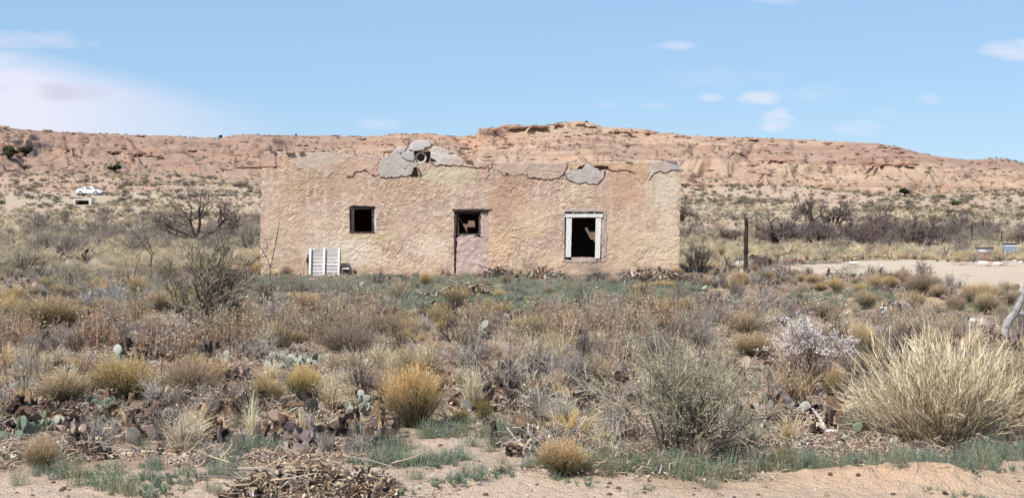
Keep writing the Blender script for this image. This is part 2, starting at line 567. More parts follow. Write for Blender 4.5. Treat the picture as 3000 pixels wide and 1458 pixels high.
def mat_hills():
    m_, t = new_mat('badland_clay')
    geo = t.n('ShaderNodeNewGeometry')
    co = t.n('ShaderNodeTexCoord').outputs['Object']
    sep = t.n('ShaderNodeSeparateXYZ', {0: co})
    nw = t.noise(co, 0.012, 3, 0.5)
    zz = t.m('ADD', t.m('MULTIPLY', sep.outputs[2], 1.0), t.m('MULTIPLY', nw, 14.0))
    bv = t.n('ShaderNodeCombineXYZ', {0: t.m('MULTIPLY', sep.outputs[0], 0.01), 1: 0.0, 2: zz}).outputs[0]
    band = t.noise(bv, 0.23, 5, 0.65)
    c = t.ramp(band, [(0.30, (0.235, 0.145, 0.11)), (0.42, (0.305, 0.20, 0.152)), (0.50, (0.40, 0.285, 0.20)), (0.58, (0.29, 0.178, 0.134)), (0.72, (0.365, 0.25, 0.18))])
    red = t.m('MULTIPLY', t.m('SUBTRACT', t.noise(co, 0.02, 3, 0.5), 0.56), 9.0, clamp=True)
    c = t.mix(t.m('MULTIPLY', red, 0.45), c, (0.40, 0.19, 0.12, 1))
    n2 = t.noise(co, 0.35, 6, 0.7)
    f = t.m('ADD', 0.68, t.m('MULTIPLY', n2, 0.64))
    g = t.n('ShaderNodeCombineXYZ', {0: f, 1: f, 2: f}).outputs[0]
    c = t.mix(1.0, c, g, 'MULTIPLY')
    nz = t.n('ShaderNodeSeparateXYZ', {0: geo.outputs['Normal']}).outputs[2]
    flat = t.m('MULTIPLY', t.m('SUBTRACT', nz, 0.955), 30.0, clamp=True)
    flat = t.m('MULTIPLY', flat, t.m('MULTIPLY', t.m('SUBTRACT', t.noise(co, 0.15, 5, 0.6), 0.40), 5.0, clamp=True))
    c = t.mix(t.m('MULTIPLY', flat, 0.5), c, (0.33, 0.25, 0.165, 1))
    lf = t.m('MULTIPLY', t.m('SUBTRACT', -20.0, sep.outputs[0]), 1 / 60.0, clamp=True)
    c = t.mix(t.m('MULTIPLY', lf, 0.55), c, (0.235, 0.15, 0.118, 1))
    steep = t.m('MULTIPLY', t.m('SUBTRACT', 0.66, nz), 3.0, clamp=True)
    c = t.mix(t.m('MULTIPLY', steep, 0.55), c, (0.30, 0.165, 0.11, 1))
    hh = t.m('ADD', t.m('MULTIPLY', t.noise(bv, 1.4, 4, 0.6), 0.5), t.m('MULTIPLY', t.noise(co, 0.9, 5, 0.65), 0.8))
    bsdf_out(t, c, 0.95, 0.1, hh, 0.6, 0.6)
    return m_


M_HILLS = mat_hills()


# ------------------------------------------------------------------ ground and hills: polar sheets
def angles(dense, n):
    a = np.linspace(-dense, dense, n)
    out, st, cur = [], a[1] - a[0], dense
    while cur < math.pi:
        st *= 1.12
        cur += st
        out.append(min(cur, math.pi))
    out = np.array(out)
    return np.concatenate([-out[::-1], a, out])


def polar_sheet(name, az, rr, mat, colf, centre=False):
    A, RRg = np.meshgrid(az, rr)
    X, Y = RRg * np.sin(A), RRg * np.cos(A)
    Z = H(X, Y)
    if not centre:
        Z[0] -= 1.0
    V = np.stack([X, Y, Z], -1)
    nr, na = A.shape
    i = np.arange(nr - 1)[:, None] * na + np.arange(na - 1)[None, :]
    i = i.ravel()
    q = np.stack([i, i + 1, i + na + 1, i + na], 1)[:, ::-1]
    g = Geo()
    g.add(V.reshape(-1, 3), quads=q, col=colf(X, Y).reshape(-1, 3))
    if centre:
        g.add(np.array([[0, 0, float(Z[0].mean())]]), col=(0.5, .4, .3))
        j = np.arange(na - 1)
        g.t.append(np.stack([np.full(na - 1, g.n - 1), j + 1, j], 1))
    me = g.mesh(name, mat, True)
    o = link(name, me)
    o['kind'] = 'structure'
    return o


def mixc(a, b, t):
    return a + (b - a) * t[..., None]


def ground_col(X, Y):
    c = np.broadcast_to(np.array([0.33, 0.225, 0.155]), X.shape + (3,)).copy()
    n = fbm(X / 1.6, Y / 1.6, 91, 4)
    c = mixc(c, np.array([0.42, 0.30, 0.21]), sstep(-0.3, 0.5, n))
    c = mixc(c, np.array([0.24, 0.175, 0.13]), 0.7 * sstep(0.05, 0.5, fbm(X / 0.9, Y / 0.9, 93, 4)))
    bare = baremask(X, Y)
    c = mixc(c, np.array([0.52, 0.39, 0.29]), bare)
    c = mixc(c, np.array([0.58, 0.46, 0.35]), sandmask(X, Y).astype(float))
    q = np.exp(-(((X - 2.35) / 1.0) ** 2 + ((Y - 8.9) / 0.5) ** 2))
    c = mixc(c, np.array([0.55, 0.365, 0.235]), np.clip(q * 1.1, 0, 1))
    q = np.exp(-(((X - 7.3) / 2.6) ** 2 + ((Y - 28.6) / 1.2) ** 2))
    c = mixc(c, np.array([0.56, 0.40, 0.26]), np.clip(q, 0, 1) * 0.8)
    far = sstep(60, 130, np.hypot(X, Y))
    fc = mixc(np.broadcast_to(np.array([0.43, 0.335, 0.24]), c.shape), np.array([0.46, 0.325, 0.245]), sstep(-0.2, 0.4, fbm(X / 22, Y / 22, 95, 4)))
    fc = mixc(fc, np.array([0.42, 0.225, 0.15]), 0.6 * sstep(0.2, 0.5, fbm(X / 40, Y / 25, 97, 3)) * sstep(200, 300, np.hypot(X, Y)))
    gxr = 1500 + F * X / np.maximum(Y, 1)
    fc = mixc(fc, np.array([0.50, 0.41, 0.33]), (1 - sstep(1.6, 2.6, np.abs(Y - 250 - .04 * (X + 75)))) * (gxr < 760))
    fc = mixc(fc, np.array([0.40, 0.275, 0.20]), sstep(270, 340, np.hypot(X, Y)) * .85)
    return mixc(c, np.array([1., 1, 1]), far * 0) * (1 - far[..., None]) + fc * far[..., None]


r1 = [0.8]
while r1[-1] < 345:
    s_ = 0.0045 if 7.5 < r1[-1] < 13 else 0.0085 if 6 < r1[-1] < 60 else 0.012
    r1.append(r1[-1] * (1 + s_) if r1[-1] > 5 else r1[-1] + 0.4)
r1[-1] = 345.0
polar_sheet('ground', angles(R(24), 420), np.array(r1), M_GROUND, ground_col, True)
r2 = np.concatenate([np.arange(345, 545, 0.8), np.geomspace(545, 4000, 22)])
polar_sheet('hills', angles(R(22.5), 960), r2, M_HILLS, lambda X, Y: np.full(X.shape + (3,), 0.4))

# ------------------------------------------------------------------ the adobe house
HY = 45.0                       # depth of the facade
SC_H = F / HY                   # photo pixels per metre on the facade


def hx(px): return W(px, HZ, HY).x
def hz(py): return W(1500, py, HY).z


house = link('adobe_house', None, loc=(0, 0, 0))
tag(house, 'long flat-roofed adobe ruin of cracked tan stucco with one door and two windows', 'house')

OUT = [(764, 835), (763, 700), (766, 560), (769, 455), (775, 444), (800, 443), (860, 446), (960, 447), (1010, 452), (1130, 455), (1143, 452), (1152, 444), (1162, 436),
       (1172, 430), (1192, 429), (1200, 440), (1262, 434), (1272, 428), (1292, 429), (1312, 441), (1330, 449), (1352, 466), (1362, 470), (1400, 471), (1440, 474), (1490, 474),
       (1560, 475), (1658, 477), (1662, 474), (1760, 474), (1880, 473), (1905, 471), (1985, 472), (1993, 478), (1995, 520), (1991, 620), (1990, 835)]
W1 = (1024, 604, 1099, 685)      # small window opening
DR = (1330, 617, 1431, 835)      # doorway
W2 = (1654, 620, 1768, 762)      # large window
HOLE = [(1214, 444), (1240, 440), (1263, 433), (1262, 456), (1256, 478), (1222, 479), (1215, 462)]

# raised plaster skins: (polygon, thickness, colour key)
SKINS = [
    ([(768, 455), (775, 440), (812, 440), (806, 470), (808, 488), (790, 492), (768, 490)], .018, 'pink'),
    ([(862, 440), (1005, 440), (1010, 470), (985, 500), (955, 520), (925, 500), (905, 490), (880, 500), (864, 480)], .003, 'greyA'),
    ([(1008, 445), (1132, 450), (1120, 470), (1100, 490), (1112, 512), (1098, 516), (1084, 508), (1072, 500), (1048, 503), (1036, 514), (1018, 514), (1012, 480)], .020, 'pink'),
    ([(1120, 470), (1132, 455), (1150, 440), (1165, 425), (1196, 420), (1200, 445), (1216, 446), (1217, 470), (1224, 480), (1213, 496), (1208, 512), (1180, 517), (1150, 521),
      (1118, 522), (1112, 505), (1104, 488)], .032, 'grey'),
    ([(1258, 440), (1272, 420), (1300, 420), (1334, 446), (1362, 468), (1358, 480), (1340, 485), (1270, 484), (1262, 476), (1256, 462)], .040, 'pale'),
    ([(1358, 466), (1442, 470), (1445, 482), (1438, 490), (1400, 491), (1358, 484)], .022, 'pink'),
    ([(1400, 491), (1440, 480), (1446, 470), (1450, 490), (1434, 498), (1432, 515), (1422, 524), (1405, 518)], .012, 'pink'),
    ([(1462, 470), (1659, 472), (1658, 500), (1648, 512), (1634, 520), (1612, 523), (1600, 529), (1575, 520), (1545, 522), (1540, 510), (1500, 515), (1470, 512), (1458, 498)], .026, 'pinkgrey'),
    ([(1658, 503), (1672, 498), (1708, 498), (1712, 484), (1722, 479), (1738, 486), (1745, 497), (1775, 500), (1768, 520), (1755, 538), (1738, 541), (1712, 535), (1690, 538), (1664, 526), (1652, 514)], .034, 'grey'),
    ([(1664, 470), (1900, 470), (1904, 490), (1900, 512), (1884, 540), (1868, 530), (1862, 505), (1830, 497), (1795, 503), (1772, 497), (1750, 492), (1735, 480), (1715, 476), (1706, 494), (1668, 496)], .018, 'tan'),
    ([(1904, 470), (1996, 470), (1996, 500), (1982, 500), (1972, 497), (1950, 506), (1928, 502), (1916, 508), (1905, 525), (1903, 500)], .026, 'grey'),
    ([(1036, 588), (1095, 590), (1100, 604), (1030, 604)], .010, 'pink'),
    ([(1646, 622), (1654, 612), (1700, 611), (1776, 613), (1777, 700), (1774, 745), (1764, 762), (1700, 772), (1650, 765)], .020, 'mauve'),
]
CRACKS = [([(768, 492), (808, 489)], .9), ([(1018, 522), (1034, 519), (1045, 506), (1070, 501), (1086, 512), (1100, 519)], 1.0), ([(1118, 524), (1150, 523), (1180, 520), (1210, 514)], 1.2),
          ([(1262, 479), (1275, 486), (1330, 487), (1356, 487), (1400, 493), (1432, 491)], 1.3), ([(1445, 478), (1443, 489), (1434, 497), (1432, 514), (1424, 526)], 1.1),
          ([(1662, 472), (1662, 492), (1656, 502), (1656, 512), (1650, 516)], 1.5), ([(1460, 500), (1475, 512)], .8), ([(1545, 512), (1550, 522), (1600, 530), (1640, 521), (1656, 512)], 1.0),
          ([(1772, 499), (1800, 503), (1832, 499), (1866, 508)], 1.3), ([(1655, 514), (1664, 528), (1690, 540), (1712, 537), (1740, 543), (1760, 536), (1776, 503)], 1.0),
          ([(1902, 530), (1906, 527), (1917, 510), (1930, 504), (1950, 508), (1972, 499), (1984, 501)], 1.1), ([(1985, 476), (1986, 500)], .8), ([(1160, 480), (1190, 500), (1204, 470)], .5),
          ([(1118, 470), (1100, 488), (1088, 500)], .7), ([(810, 445), (806, 470)], .6), ([(1205, 535), (1180, 548), (1150, 552)], .4), ([(1060, 610), (1066, 595)], .4),
          ([(1590, 500), (1620, 505), (1640, 500)], .5), ([(1300, 560), (1250, 600), (1230, 608)], .35)]
PITS = [([(1690, 494), (1700, 486), (1712, 484), (1708, 497)], .10), ([(1744, 486), (1760, 484), (1776, 489), (1782, 496), (1760, 498), (1746, 494)], .12),
        ([(1213, 497), (1218, 491), (1226, 496), (1238, 514), (1234, 519), (1224, 515), (1210, 518), (1205, 512)], .14), ([(1262, 462), (1272, 466), (1280, 478), (1262, 477)], .05),
        ([(1478, 505), (1492, 508), (1484, 514)], .03)]
C_ = {'pink': (.46, .32, .25), 'greyA': (.445, .36, .295), 'grey': (.41, .365, .335), 'pale': (.50, .44, .40), 'pinkgrey': (.445, .33, .26), 'tan': (.47, .32, .21), 'mauve': (.41, .335, .295)}


def facade():
    d = 0.0185
    xs = np.arange(hx(763), hx(1996), d)
    zs = np.arange(-0.35, hz(418), d)

    def snap(a, vals):
        for v in vals:
            a[np.argmin(np.abs(a - v))] = v
        return a
    xs = snap(xs, [hx(p) for o_ in (W1, DR, W2) for p in (o_[0], o_[2])])
    zs = snap(zs, [hz(p) for o_ in (W1, DR, W2) for p in (o_[1], o_[3]) if p < 830])
    X, Z = np.meshgrid(xs, zs)
    PX = 1500 + (X * SC_H)
    PY = HZ - (Z - EYE) * SC_H
    cx = (PX[:-1, :-1] + PX[1:, 1:]) / 2
    cy = (PY[:-1, :-1] + PY[1:, 1:]) / 2
    wob = 2.2 * fbm(cx / 9, cy / 9, 101, 3)
    chipn = 5.0 * np.clip(fbm(cx / 11, cy * 0, 102, 3, .6) - .1, 0, 1) + 2.5 * fbm(cx / 3.5, cy / 3.5, 104, 2)
    keep = inpoly(cx + wob, cy + 0.6 * wob - chipn * (cy < 500), OUT)
    for o_ in (W1, DR, W2):
        keep &= ~((cx > o_[0]) & (cx < o_[2]) & (cy > o_[1]) & (cy < o_[3]))
    keep &= ~inpoly(cx + wob * .5, cy + wob * .5, HOLE)
    # relief: trowelled stucco
    wx = X + 0.10 * fbm(X / .35, Z / .35, 103, 3); wz = Z + 0.06 * fbm(X / .3, Z / .3, 105, 3)
    k1 = fbm(wx / .095, wz / .085, 107, 4, .65)
    k2 = fbm((wx + .5 * wz) / .22, (wz - .2 * wx) / .15, 109, 3, .6)
    k3 = fbm(wx / .035, wz / .03, 111, 3, .6)
    rel = (0.013 * k1 + 0.009 * k3) * (.35 + 1.1 * sstep(-.5, .4, fbm(X / .9, Z / .7, 110, 3))) + 0.012 * np.clip(k2, -.6, .25)
    rel = rel * (0.65 + 0.7 * vn(X / 1.3, Z / 0.9, 112))
    rel = rel + 0.045 * fbm(X / 1.9, Z / 1.4, 113, 3)
    disp = rel.copy()
    col = np.broadcast_to(np.array([.45, .325, .255]), X.shape + (3,)).copy()
    hgt = np.clip((HZ + 160 - PY) / 350, 0, 1)
    col = mixc(col, np.array([.56, .43, .31]), 0.75 * sstep(.0, .5, fbm(X / 1.1, Z / .8, 115, 4) + 0.55 - hgt))
    col = mixc(col, np.array([.385, .27, .20]), 0.6 * sstep(0.1, .6, fbm(X / .8, Z / 1.5, 117, 4) + 0.2))
    # mottled plaster: paler on high spots, darker in the low ones
    pig = fbm(wx / .10 + 9, wz / .06, 137, 4, .6) + .5 * k1
    col = mixc(col, np.array([.64, .515, .40]), 0.7 * sstep(.05, .5, pig))
    col = mixc(col, np.array([.34, .235, .175]), 0.55 * sstep(.1, .55, -pig))

    def stain(cx_, cy_, rx, ry, c, k):
        q = ((PX - cx_) / rx) ** 2 + ((PY - cy_) / ry) ** 2 + 0.9 * fbm(PX / 40, PY / 60, int(cx_), 4)
        return mixc(col, np.array(c), k * (1 - sstep(0.3, 1.2, q)))
    for s_ in [(1490, 590, 60, 75, (.43, .265, .18), .6), (1530, 520, 90, 30, (.44, .28, .19), .5), (1830, 560, 75, 75, (.47, .29, .18), .65), (860, 530, 30, 90, (.42, .265, .18), .6),
               (800, 480, 45, 40, (.50, .32, .21), .6), (1190, 560, 90, 40, (.45, .31, .20), .5), (1945, 560, 60, 75, (.56, .47, .36), .8), (1010, 740, 110, 50, (.60, .51, .41), .7),
               (1260, 725, 80, 40, (.62, .52, .41), .7), (950, 540, 120, 60, (.42, .30, .20), .6), (1330, 510, 110, 28, (.50, .43, .31), .8), (1450, 720, 70, 60, (.55, .37, .22), .5),
               (1560, 640, 70, 60, (.58, .43, .27), .5), (1700, 560, 60, 26, (.53, .41, .28), .6), (1740, 780, 110, 18, (.36, .28, .22), .8), (1830, 700, 70, 80, (.58, .42, .27), .5),
               (1630, 760, 80, 30, (.62, .46, .30), .5), (1950, 700, 50, 90, (.58, .46, .33), .6), (1100, 690, 60, 20, (.55, .47, .28), .4), (840, 650, 60, 80, (.50, .37, .26), .5)]:
        col = stain(*s_)
    # rain streaks of red mud from the parapet
    stk = fbm(X / .13 + .3 * fbm(X / .2, Z / .4, 139, 2), Z / 1.7, 141, 4, .6)
    col = mixc(col, np.array([.37, .25, .18]), .5 * sstep(.1, .5, stk) * sstep(1.0, 3.2, Z))
    col = mixc(col, np.array([.60, .49, .39]), .35 * sstep(.1, .5, -stk) * sstep(.6, 2.4, Z))
    # soil splashed up the foot of the wall
    col = mixc(col, np.array([.47, .33, .23]), 0.6 * (1 - sstep(0.05, 0.55, Z + 0.25 * fbm(X / .5, Z / .5, 119, 3))))
    wpx = PX + 7.0 * fbm(PX / 13, PY / 13, 121, 4, .65); wpy = PY + 6.0 * fbm(PX / 11, PY / 11, 123, 4, .65)
    for poly, th, key in SKINS:
        m_ = inpoly(wpx, wpy, poly)
        sm = 0.35 * rel + 0.012 * fbm(X / .22, Z / .18, 125, 3)
        disp = np.where(m_, sm + th, disp)
        c = np.array(C_[key]) * (1 + 0.14 * fbm(X / .3, Z / .25, 127, 4))[..., None]
        c = mixc(c, np.array([.46, .31, .21]), 0.6 * sstep(0.15, .5, fbm(X / .6, Z / .35, 129, 4)))
        col = np.where(m_[..., None], c, col)
    for pts, w_ in CRACKS:
        dd = dist_poly(wpx, wpy, pts)
        m_ = np.exp(-(dd / (0.85 * w_ + .25)) ** 2)
        disp = disp - 0.055 * w_ * m_
    for poly, dp in PITS:
        m_ = inpoly(wpx, wpy, poly)
        disp = np.where(m_, -dp + 0.02 * fbm(X / .06, Z / .06, 131, 2), disp)
        col = np.where(m_[..., None], np.array([.20, .135, .095]), col)
    topz = np.interp(PX, [p_[0] for p_ in OUT[2:-1]], [p_[1] for p_ in OUT[2:-1]])
    col = mixc(col, np.array([.62, .52, .44]), .8 * (1 - sstep(1.0, 5.0, np.abs(PY - topz - 1) + 2.5 * fbm(PX / 12, PY / 5, 143, 3))))  # pale rim painted on the parapet edge for its sunlit top
    # wavy edges round the openings
    jx = 0.012 * fbm(X / .12, Z / .12, 133, 3); jz = 0.012 * fbm(X / .12, Z / .12, 135, 3)
    V = np.stack([X + jx, HY - disp, Z + jz], -1)
    nz_, nx_ = X.shape
    idx = np.arange(nz_ * nx_).reshape(nz_, nx_)
    kk = np.argwhere(keep)
    a = idx[kk[:, 0], kk[:, 1]]
    q = np.stack([a, a + 1, a + nx_ + 1, a + nx_], 1)
    g = Geo()
    Vf = V.reshape(-1, 3)
    # boundary edges get a return to the inner face
    T_ = 0.42
    kp = np.pad(keep, 1)
    side = []
    for di, dj, e0, e1 in ((0, -1, (0, 0), (1, 0)), (0, 1, (1, 1), (0, 1)), (-1, 0, (0, 1), (0, 0)), (1, 0, (1, 0), (1, 1))):
        b = keep & ~kp[1 + di:kp.shape[0] - 1 + di, 1 + dj:kp.shape[1] - 1 + dj]
        bb = np.argwhere(b)
        s0 = idx[bb[:, 0] + e0[0], bb[:, 1] + e0[1]]
        s1 = idx[bb[:, 0] + e1[0], bb[:, 1] + e1[1]]
        side.append(np.stack([s0, s1], 1))
    side = np.concatenate(side)
    nv = len(Vf)
    Vb = Vf.copy(); Vb[:, 1] = HY + T_
    VV = np.concatenate([Vf, Vb]); CC = np.concatenate([col.reshape(-1, 3), np.broadcast_to(np.array([.40, .30, .235]), (nv, 3))])
    sq = np.stack([side[:, 1], side[:, 0], side[:, 0] + nv, side[:, 1] + nv], 1)
    # inner face: one tall quad per column run
    bq = []
    for j in range(keep.shape[1]):
        c = keep[:, j].astype(np.int8)
        dfs = np.flatnonzero(np.diff(np.concatenate([[0], c, [0]])))
        for s0, s1 in zip(dfs[::2], dfs[1::2]):
            bq.append([idx[s0, j] + nv, idx[s1, j] + nv, idx[s1, j + 1] + nv, idx[s0, j + 1] + nv])
    qa = np.concatenate([q, sq, np.array(bq)])
    used = np.unique(qa)
    remap = np.full(len(VV), -1); remap[used] = np.arange(len(used))
    g.add(VV[used], quads=remap[qa], col=CC[used])
    link('wall', g.mesh('front_wall', M_WALL), house)['label'] = 'front wall of cracked tan stucco with patches of grey cement'


facade()

XL, XR, YB = hx(770), hx(1988), 50.2


def plain_wall(name, x0, y0, x1, y1, h0, h1_, th=0.42, seed=1, label=None):
    """a thick adobe wall from (x0,y0) to (x1,y1) with an uneven top"""
    L = math.hypot(x1 - x0, y1 - y0)
    ux, uy = (x1 - x0) / L, (y1 - y0) / L
    nx_, ny_ = uy, -ux
    n, m_ = max(int(L / .1), 2), 38
    s = np.linspace(0, L, n)
    g = Geo()
    top = h0 + (h1_ - h0) * s / L + 0.10 * fbm(s / .9, s * 0, seed, 3)
    S, Tt = np.meshgrid(s, np.linspace(0, 1, m_))
    Zz = -0.3 + (top[None, :] + 0.3) * Tt
    d = 0.05 * fbm(S / .5, Zz / .4, seed + 3, 4)
    for sgn in (0, 1):
        off = th * sgn + (d if sgn else -d)
        V = np.stack([x0 + ux * S - nx_ * off, y0 + uy * S - ny_ * off, Zz], -1)
        i = (np.arange(m_ - 1)[:, None] * n + np.arange(n - 1)[None, :]).ravel()
        q = np.stack([i, i + 1, i + n + 1, i + n], 1)
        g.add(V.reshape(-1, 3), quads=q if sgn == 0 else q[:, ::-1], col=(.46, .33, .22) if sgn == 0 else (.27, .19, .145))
    tot = m_ * n
    tp = (m_ - 1) * n + np.arange(n - 1)
    g.q.append(np.stack([tp, tp + 1, tp + 1 + tot, tp + tot], 1))
    for e in (0, n - 1):
        c = np.arange(m_ - 1) * n + e
        qq = np.stack([c, c + n, c + n + tot, c + tot], 1)
        g.q.append(qq if e == 0 else qq[:, ::-1])
    o = link(name, g.mesh(name, M_WALL, True), house)
    if label:
        o['label'] = label


plain_wall('wall', XL, YB, XL, HY + .424, 3.75, 3.9, seed=201)
plain_wall('wall', XR, HY + .424, XR, YB, 3.62, 3.5, seed=211)
plain_wall('wall', XR - .42, YB, XL + .42, YB, 3.6, 3.75, seed=221)


def roof():
    d = 0.09
    x = np.arange(XL + .42, XR - .42 + d, d); y = np.arange(HY + .424, YB - .40, d)
    x[-1] = XR - .42
    X, Y = np.meshgrid(x, y)
    cx, cy = (X[:-1, :-1] + X[1:, 1:]) / 2, (Y[:-1, :-1] + Y[1:, 1:]) / 2
    keep = np.ones(cx.shape, bool)
    for (px, py, w_, hh) in ((1735, 695, .38, .20), (1375, 664, .56, .12), (1362, 672, .10, .22)):
        tgt = W(px, py, YB - .42)
        t_ = (3.28 - tgt.z) / SUN.z
        hx_, hy_ = tgt.x + SUN.x * t_, tgt.y + SUN.y * t_
        q = np.maximum(np.abs(cx - hx_) / (w_ / 2), np.abs(cy - hy_) / hh) + 0.5 * fbm(cx / .15, cy / .15, 77, 2)
        keep &= q > 1
    Z0 = 3.28 + 0.02 * fbm(X / .5, Y / .5, 79, 3)
    n1 = X.size; nx_ = X.shape[1]
    V = np.concatenate([np.stack([X, Y, Z0 + .16], -1).reshape(-1, 3), np.stack([X, Y, Z0], -1).reshape(-1, 3)])
    idx = np.arange(n1).reshape(X.shape)
    kk = np.argwhere(keep); a = idx[kk[:, 0], kk[:, 1]]
    q = [np.stack([a, a + 1, a + nx_ + 1, a + nx_], 1), np.stack([a, a + nx_, a + nx_ + 1, a + 1], 1) + n1]
    kp = np.pad(keep, 1)
    for di, dj, e0, e1 in ((0, -1, (0, 0), (1, 0)), (0, 1, (1, 1), (0, 1)), (-1, 0, (0, 1), (0, 0)), (1, 0, (1, 0), (1, 1))):
        b = np.argwhere(keep & ~kp[1 + di:kp.shape[0] - 1 + di, 1 + dj:kp.shape[1] - 1 + dj])
        s0 = idx[b[:, 0] + e0[0], b[:, 1] + e0[1]]; s1 = idx[b[:, 0] + e1[0], b[:, 1] + e1[1]]
        q.append(np.stack([s0, s0 + n1, s1 + n1, s1], 1))
    g = Geo(); g.add(V, quads=np.concatenate(q), col=(.30, .22, .16))
    link('roof', g.mesh('roof', M_GROUND), house)['label'] = 'flat mud roof with small ragged holes'


roof()


def rough_board(px0, py0, px1, py1, y0, depth, col, mat, parent, name, skew=(0, 0, 0, 0), chip=0.006, n=14, col2=None, nth=None):
    """a board seen front-on between photo pixels on the facade; skew shifts the 4 corners (x left top, x right top, x left bottom, x right bottom)"""
    nx_ = max(3, int(abs(px1 - px0) / 3)) if nth is None else nth
    nz_ = max(3, int(abs(py1 - py0) / 3))
    u, v = np.meshgrid(np.linspace(0, 1, nx_), np.linspace(0, 1, nz_))
    xt0, xt1, xb0, xb1 = px0 + skew[0], px1 + skew[1], px0 + skew[2], px1 + skew[3]
    PX = (xt0 * (1 - u) + xt1 * u) * (1 - v) + (xb0 * (1 - u) + xb1 * u) * v
    PY = py0 * (1 - v) + py1 * v
    X = PX / SC_H - 1500 / SC_H; Z = EYE + (HZ - PY) / SC_H
    sd = px0 * .37 + py0 * .11
    X = X + chip * fbm(X / .1 + sd, Z / .1, 301, 2); Z = Z + chip * fbm(X / .1, Z / .1 + sd, 303, 2)
    Yf = y0 + chip * (0.8 * fbm(X / .07, Z / .25 + sd, 305, 2) if mat is not M_WALL else 0.9 * fbm(X / .16, Z / .13 + sd, 305, 4))
    c = np.broadcast_to(np.array(col), X.shape + (3,)).copy()
    if col2 is not None:
        c = mixc(c, np.array(col2), sstep(0.1, 0.35, fbm(X / .05, Z / .09, 307, 3)))
    g = Geo()
    m_ = X.size
    V = np.concatenate([np.stack([X, Yf, Z], -1).reshape(-1, 3), np.stack([X, np.full_like(X, y0 + depth), Z], -1).reshape(-1, 3)])
    idx = np.arange(m_).reshape(X.shape)
    a = idx[:-1, :-1].ravel()
    q = [np.stack([a, a + nx_, a + nx_ + 1, a + 1], 1), np.stack([a, a + 1, a + nx_ + 1, a + nx_], 1) + m_]
    for line, fl in ((idx[0], 0), (idx[-1], 1), (idx[:, 0], 1), (idx[:, -1], 0)):
        s0, s1 = line[:-1], line[1:]
        qq = np.stack([s0, s1, s1 + m_, s0 + m_], 1)
        q.append(qq[:, ::-1] if fl else qq)
    g.add(V, quads=np.concatenate(q), col=np.concatenate([c.reshape(-1, 3)] * 2))
    return link(name, g.mesh(name, mat), parent)


DARK = (.055, .042, .036)
GREYW = (.115, .095, .085)
# small window
w1 = link('window', None, house); w1['label'] = 'small square window with charred dark wooden frame'
rough_board(1029, 612, 1037, 678, HY + .07, .07, DARK, M_WOOD, w1, 'frame_board', col2=GREYW)
rough_board(1089, 612, 1099, 679, HY + .07, .07, DARK, M_WOOD, w1, 'frame_board', col2=GREYW, skew=(0, -1, 0, 1))
rough_board(1025, 605, 1099, 612.5, HY + .06, .09, DARK, M_WOOD, w1, 'frame_board', col2=GREYW)
rough_board(1025, 678.5, 1100, 687, HY + .05, .10, DARK, M_WOOD, w1, 'frame_board', col2=(.14, .08, .05))
rough_board(1096.5, 613, 1103, 679, HY + .0, .05, (.55, .50, .46), M_WALL, w1, 'reveal', chip=.02)
# doorway
dw = link('doorway', None, house); dw['label'] = 'doorway half blocked with pinkish mud plaster, dark square gap above'
rough_board(1322, 612, 1441, 618, HY - .035, .20, DARK, M_WOOD, dw, 'lintel', skew=(2, 0, 4, -14), chip=.012)
rough_board(1327, 618, 1334, 800, HY + .03, .14, (.07, .045, .035), M_WOOD, dw, 'frame_board', skew=(-1, 4, 0, -2), chip=.012)
rough_board(1334, 619.5, 1343, 690, HY + .09, .08, DARK, M_WOOD, dw, 'frame_board', col2=GREYW, skew=(0, 0, 0, 2))
rough_board(1343.3, 619.5, 1402, 625.5, HY + .08, .09, (.075, .055, .05), M_WOOD, dw, 'frame_board')
rough_board(1402.3, 625, 1408, 690, HY + .085, .08, (.09, .065, .055), M_WOOD, dw, 'frame_board')
rough_board(1341, 684.5, 1402, 688.5, HY + .085, .08, (.10, .08, .075), M_WOOD, dw, 'frame_board')
for (a, b, c, d, sk) in ((1333, 694, 1432, 840, (6, 0, 0, 0)), (1408.3, 622, 1432, 693.7, (0, 0, 0, 0))):
    rough_board(a, b, c, d, HY + .035, .25, (.44, .325, .285), M_WALL, dw, 'infill', skew=sk, chip=.03, col2=(.49, .38, .33))
rough_board(1343, 688.7, 1392, 695, HY + .045, .22, (.45, .36, .31), M_WALL, dw, 'infill', skew=(6, -2, -6, 2), chip=.03)
# large window
w2 = link('window', None, house); w2['label'] = 'large window opening edged with white painted boards'
WHT = (.62, .60, .565)
rough_board(1657, 637.5, 1673.5, 753, HY + .02, .045, WHT, M_PAINT, w2, 'frame_board', skew=(2, 2, 0, -1), chip=.004)
rough_board(1743.5, 638, 1759, 757, HY + .02, .045, WHT, M_PAINT, w2, 'frame_board', skew=(2, 2.5, 0, -1), chip=.004)
rough_board(1656, 626.5, 1766, 636.5, HY + .0, .05, WHT, M_PAINT, w2, 'frame_board', chip=.006)
rough_board(1656, 619.5, 1764, 626.2, HY + .03, .06, (.05, .04, .04), M_WOOD, w2, 'lintel', chip=.02, col2=(.7, .68, .65))
rough_board(1672, 754, 1746, 768, HY - .01, .40, (.46, .36, .32), M_WALL, w2, 'sill', chip=.03, skew=(4, -2, 2, 2))
rough_board(1656, 760, 1672, 769, HY + .02, .35, (.42, .34, .30), M_WALL, w2, 'sill', chip=.03)
rough_board(1746, 760, 1769, 769, HY + .02, .35, (.42, .34, .30), M_WALL, w2, 'sill', chip=.03)
rough_board(1762, 636, 1769, 760, HY + .04, .2, (.45, .34, .28), M_WALL, w2, 'reveal', chip=.03)
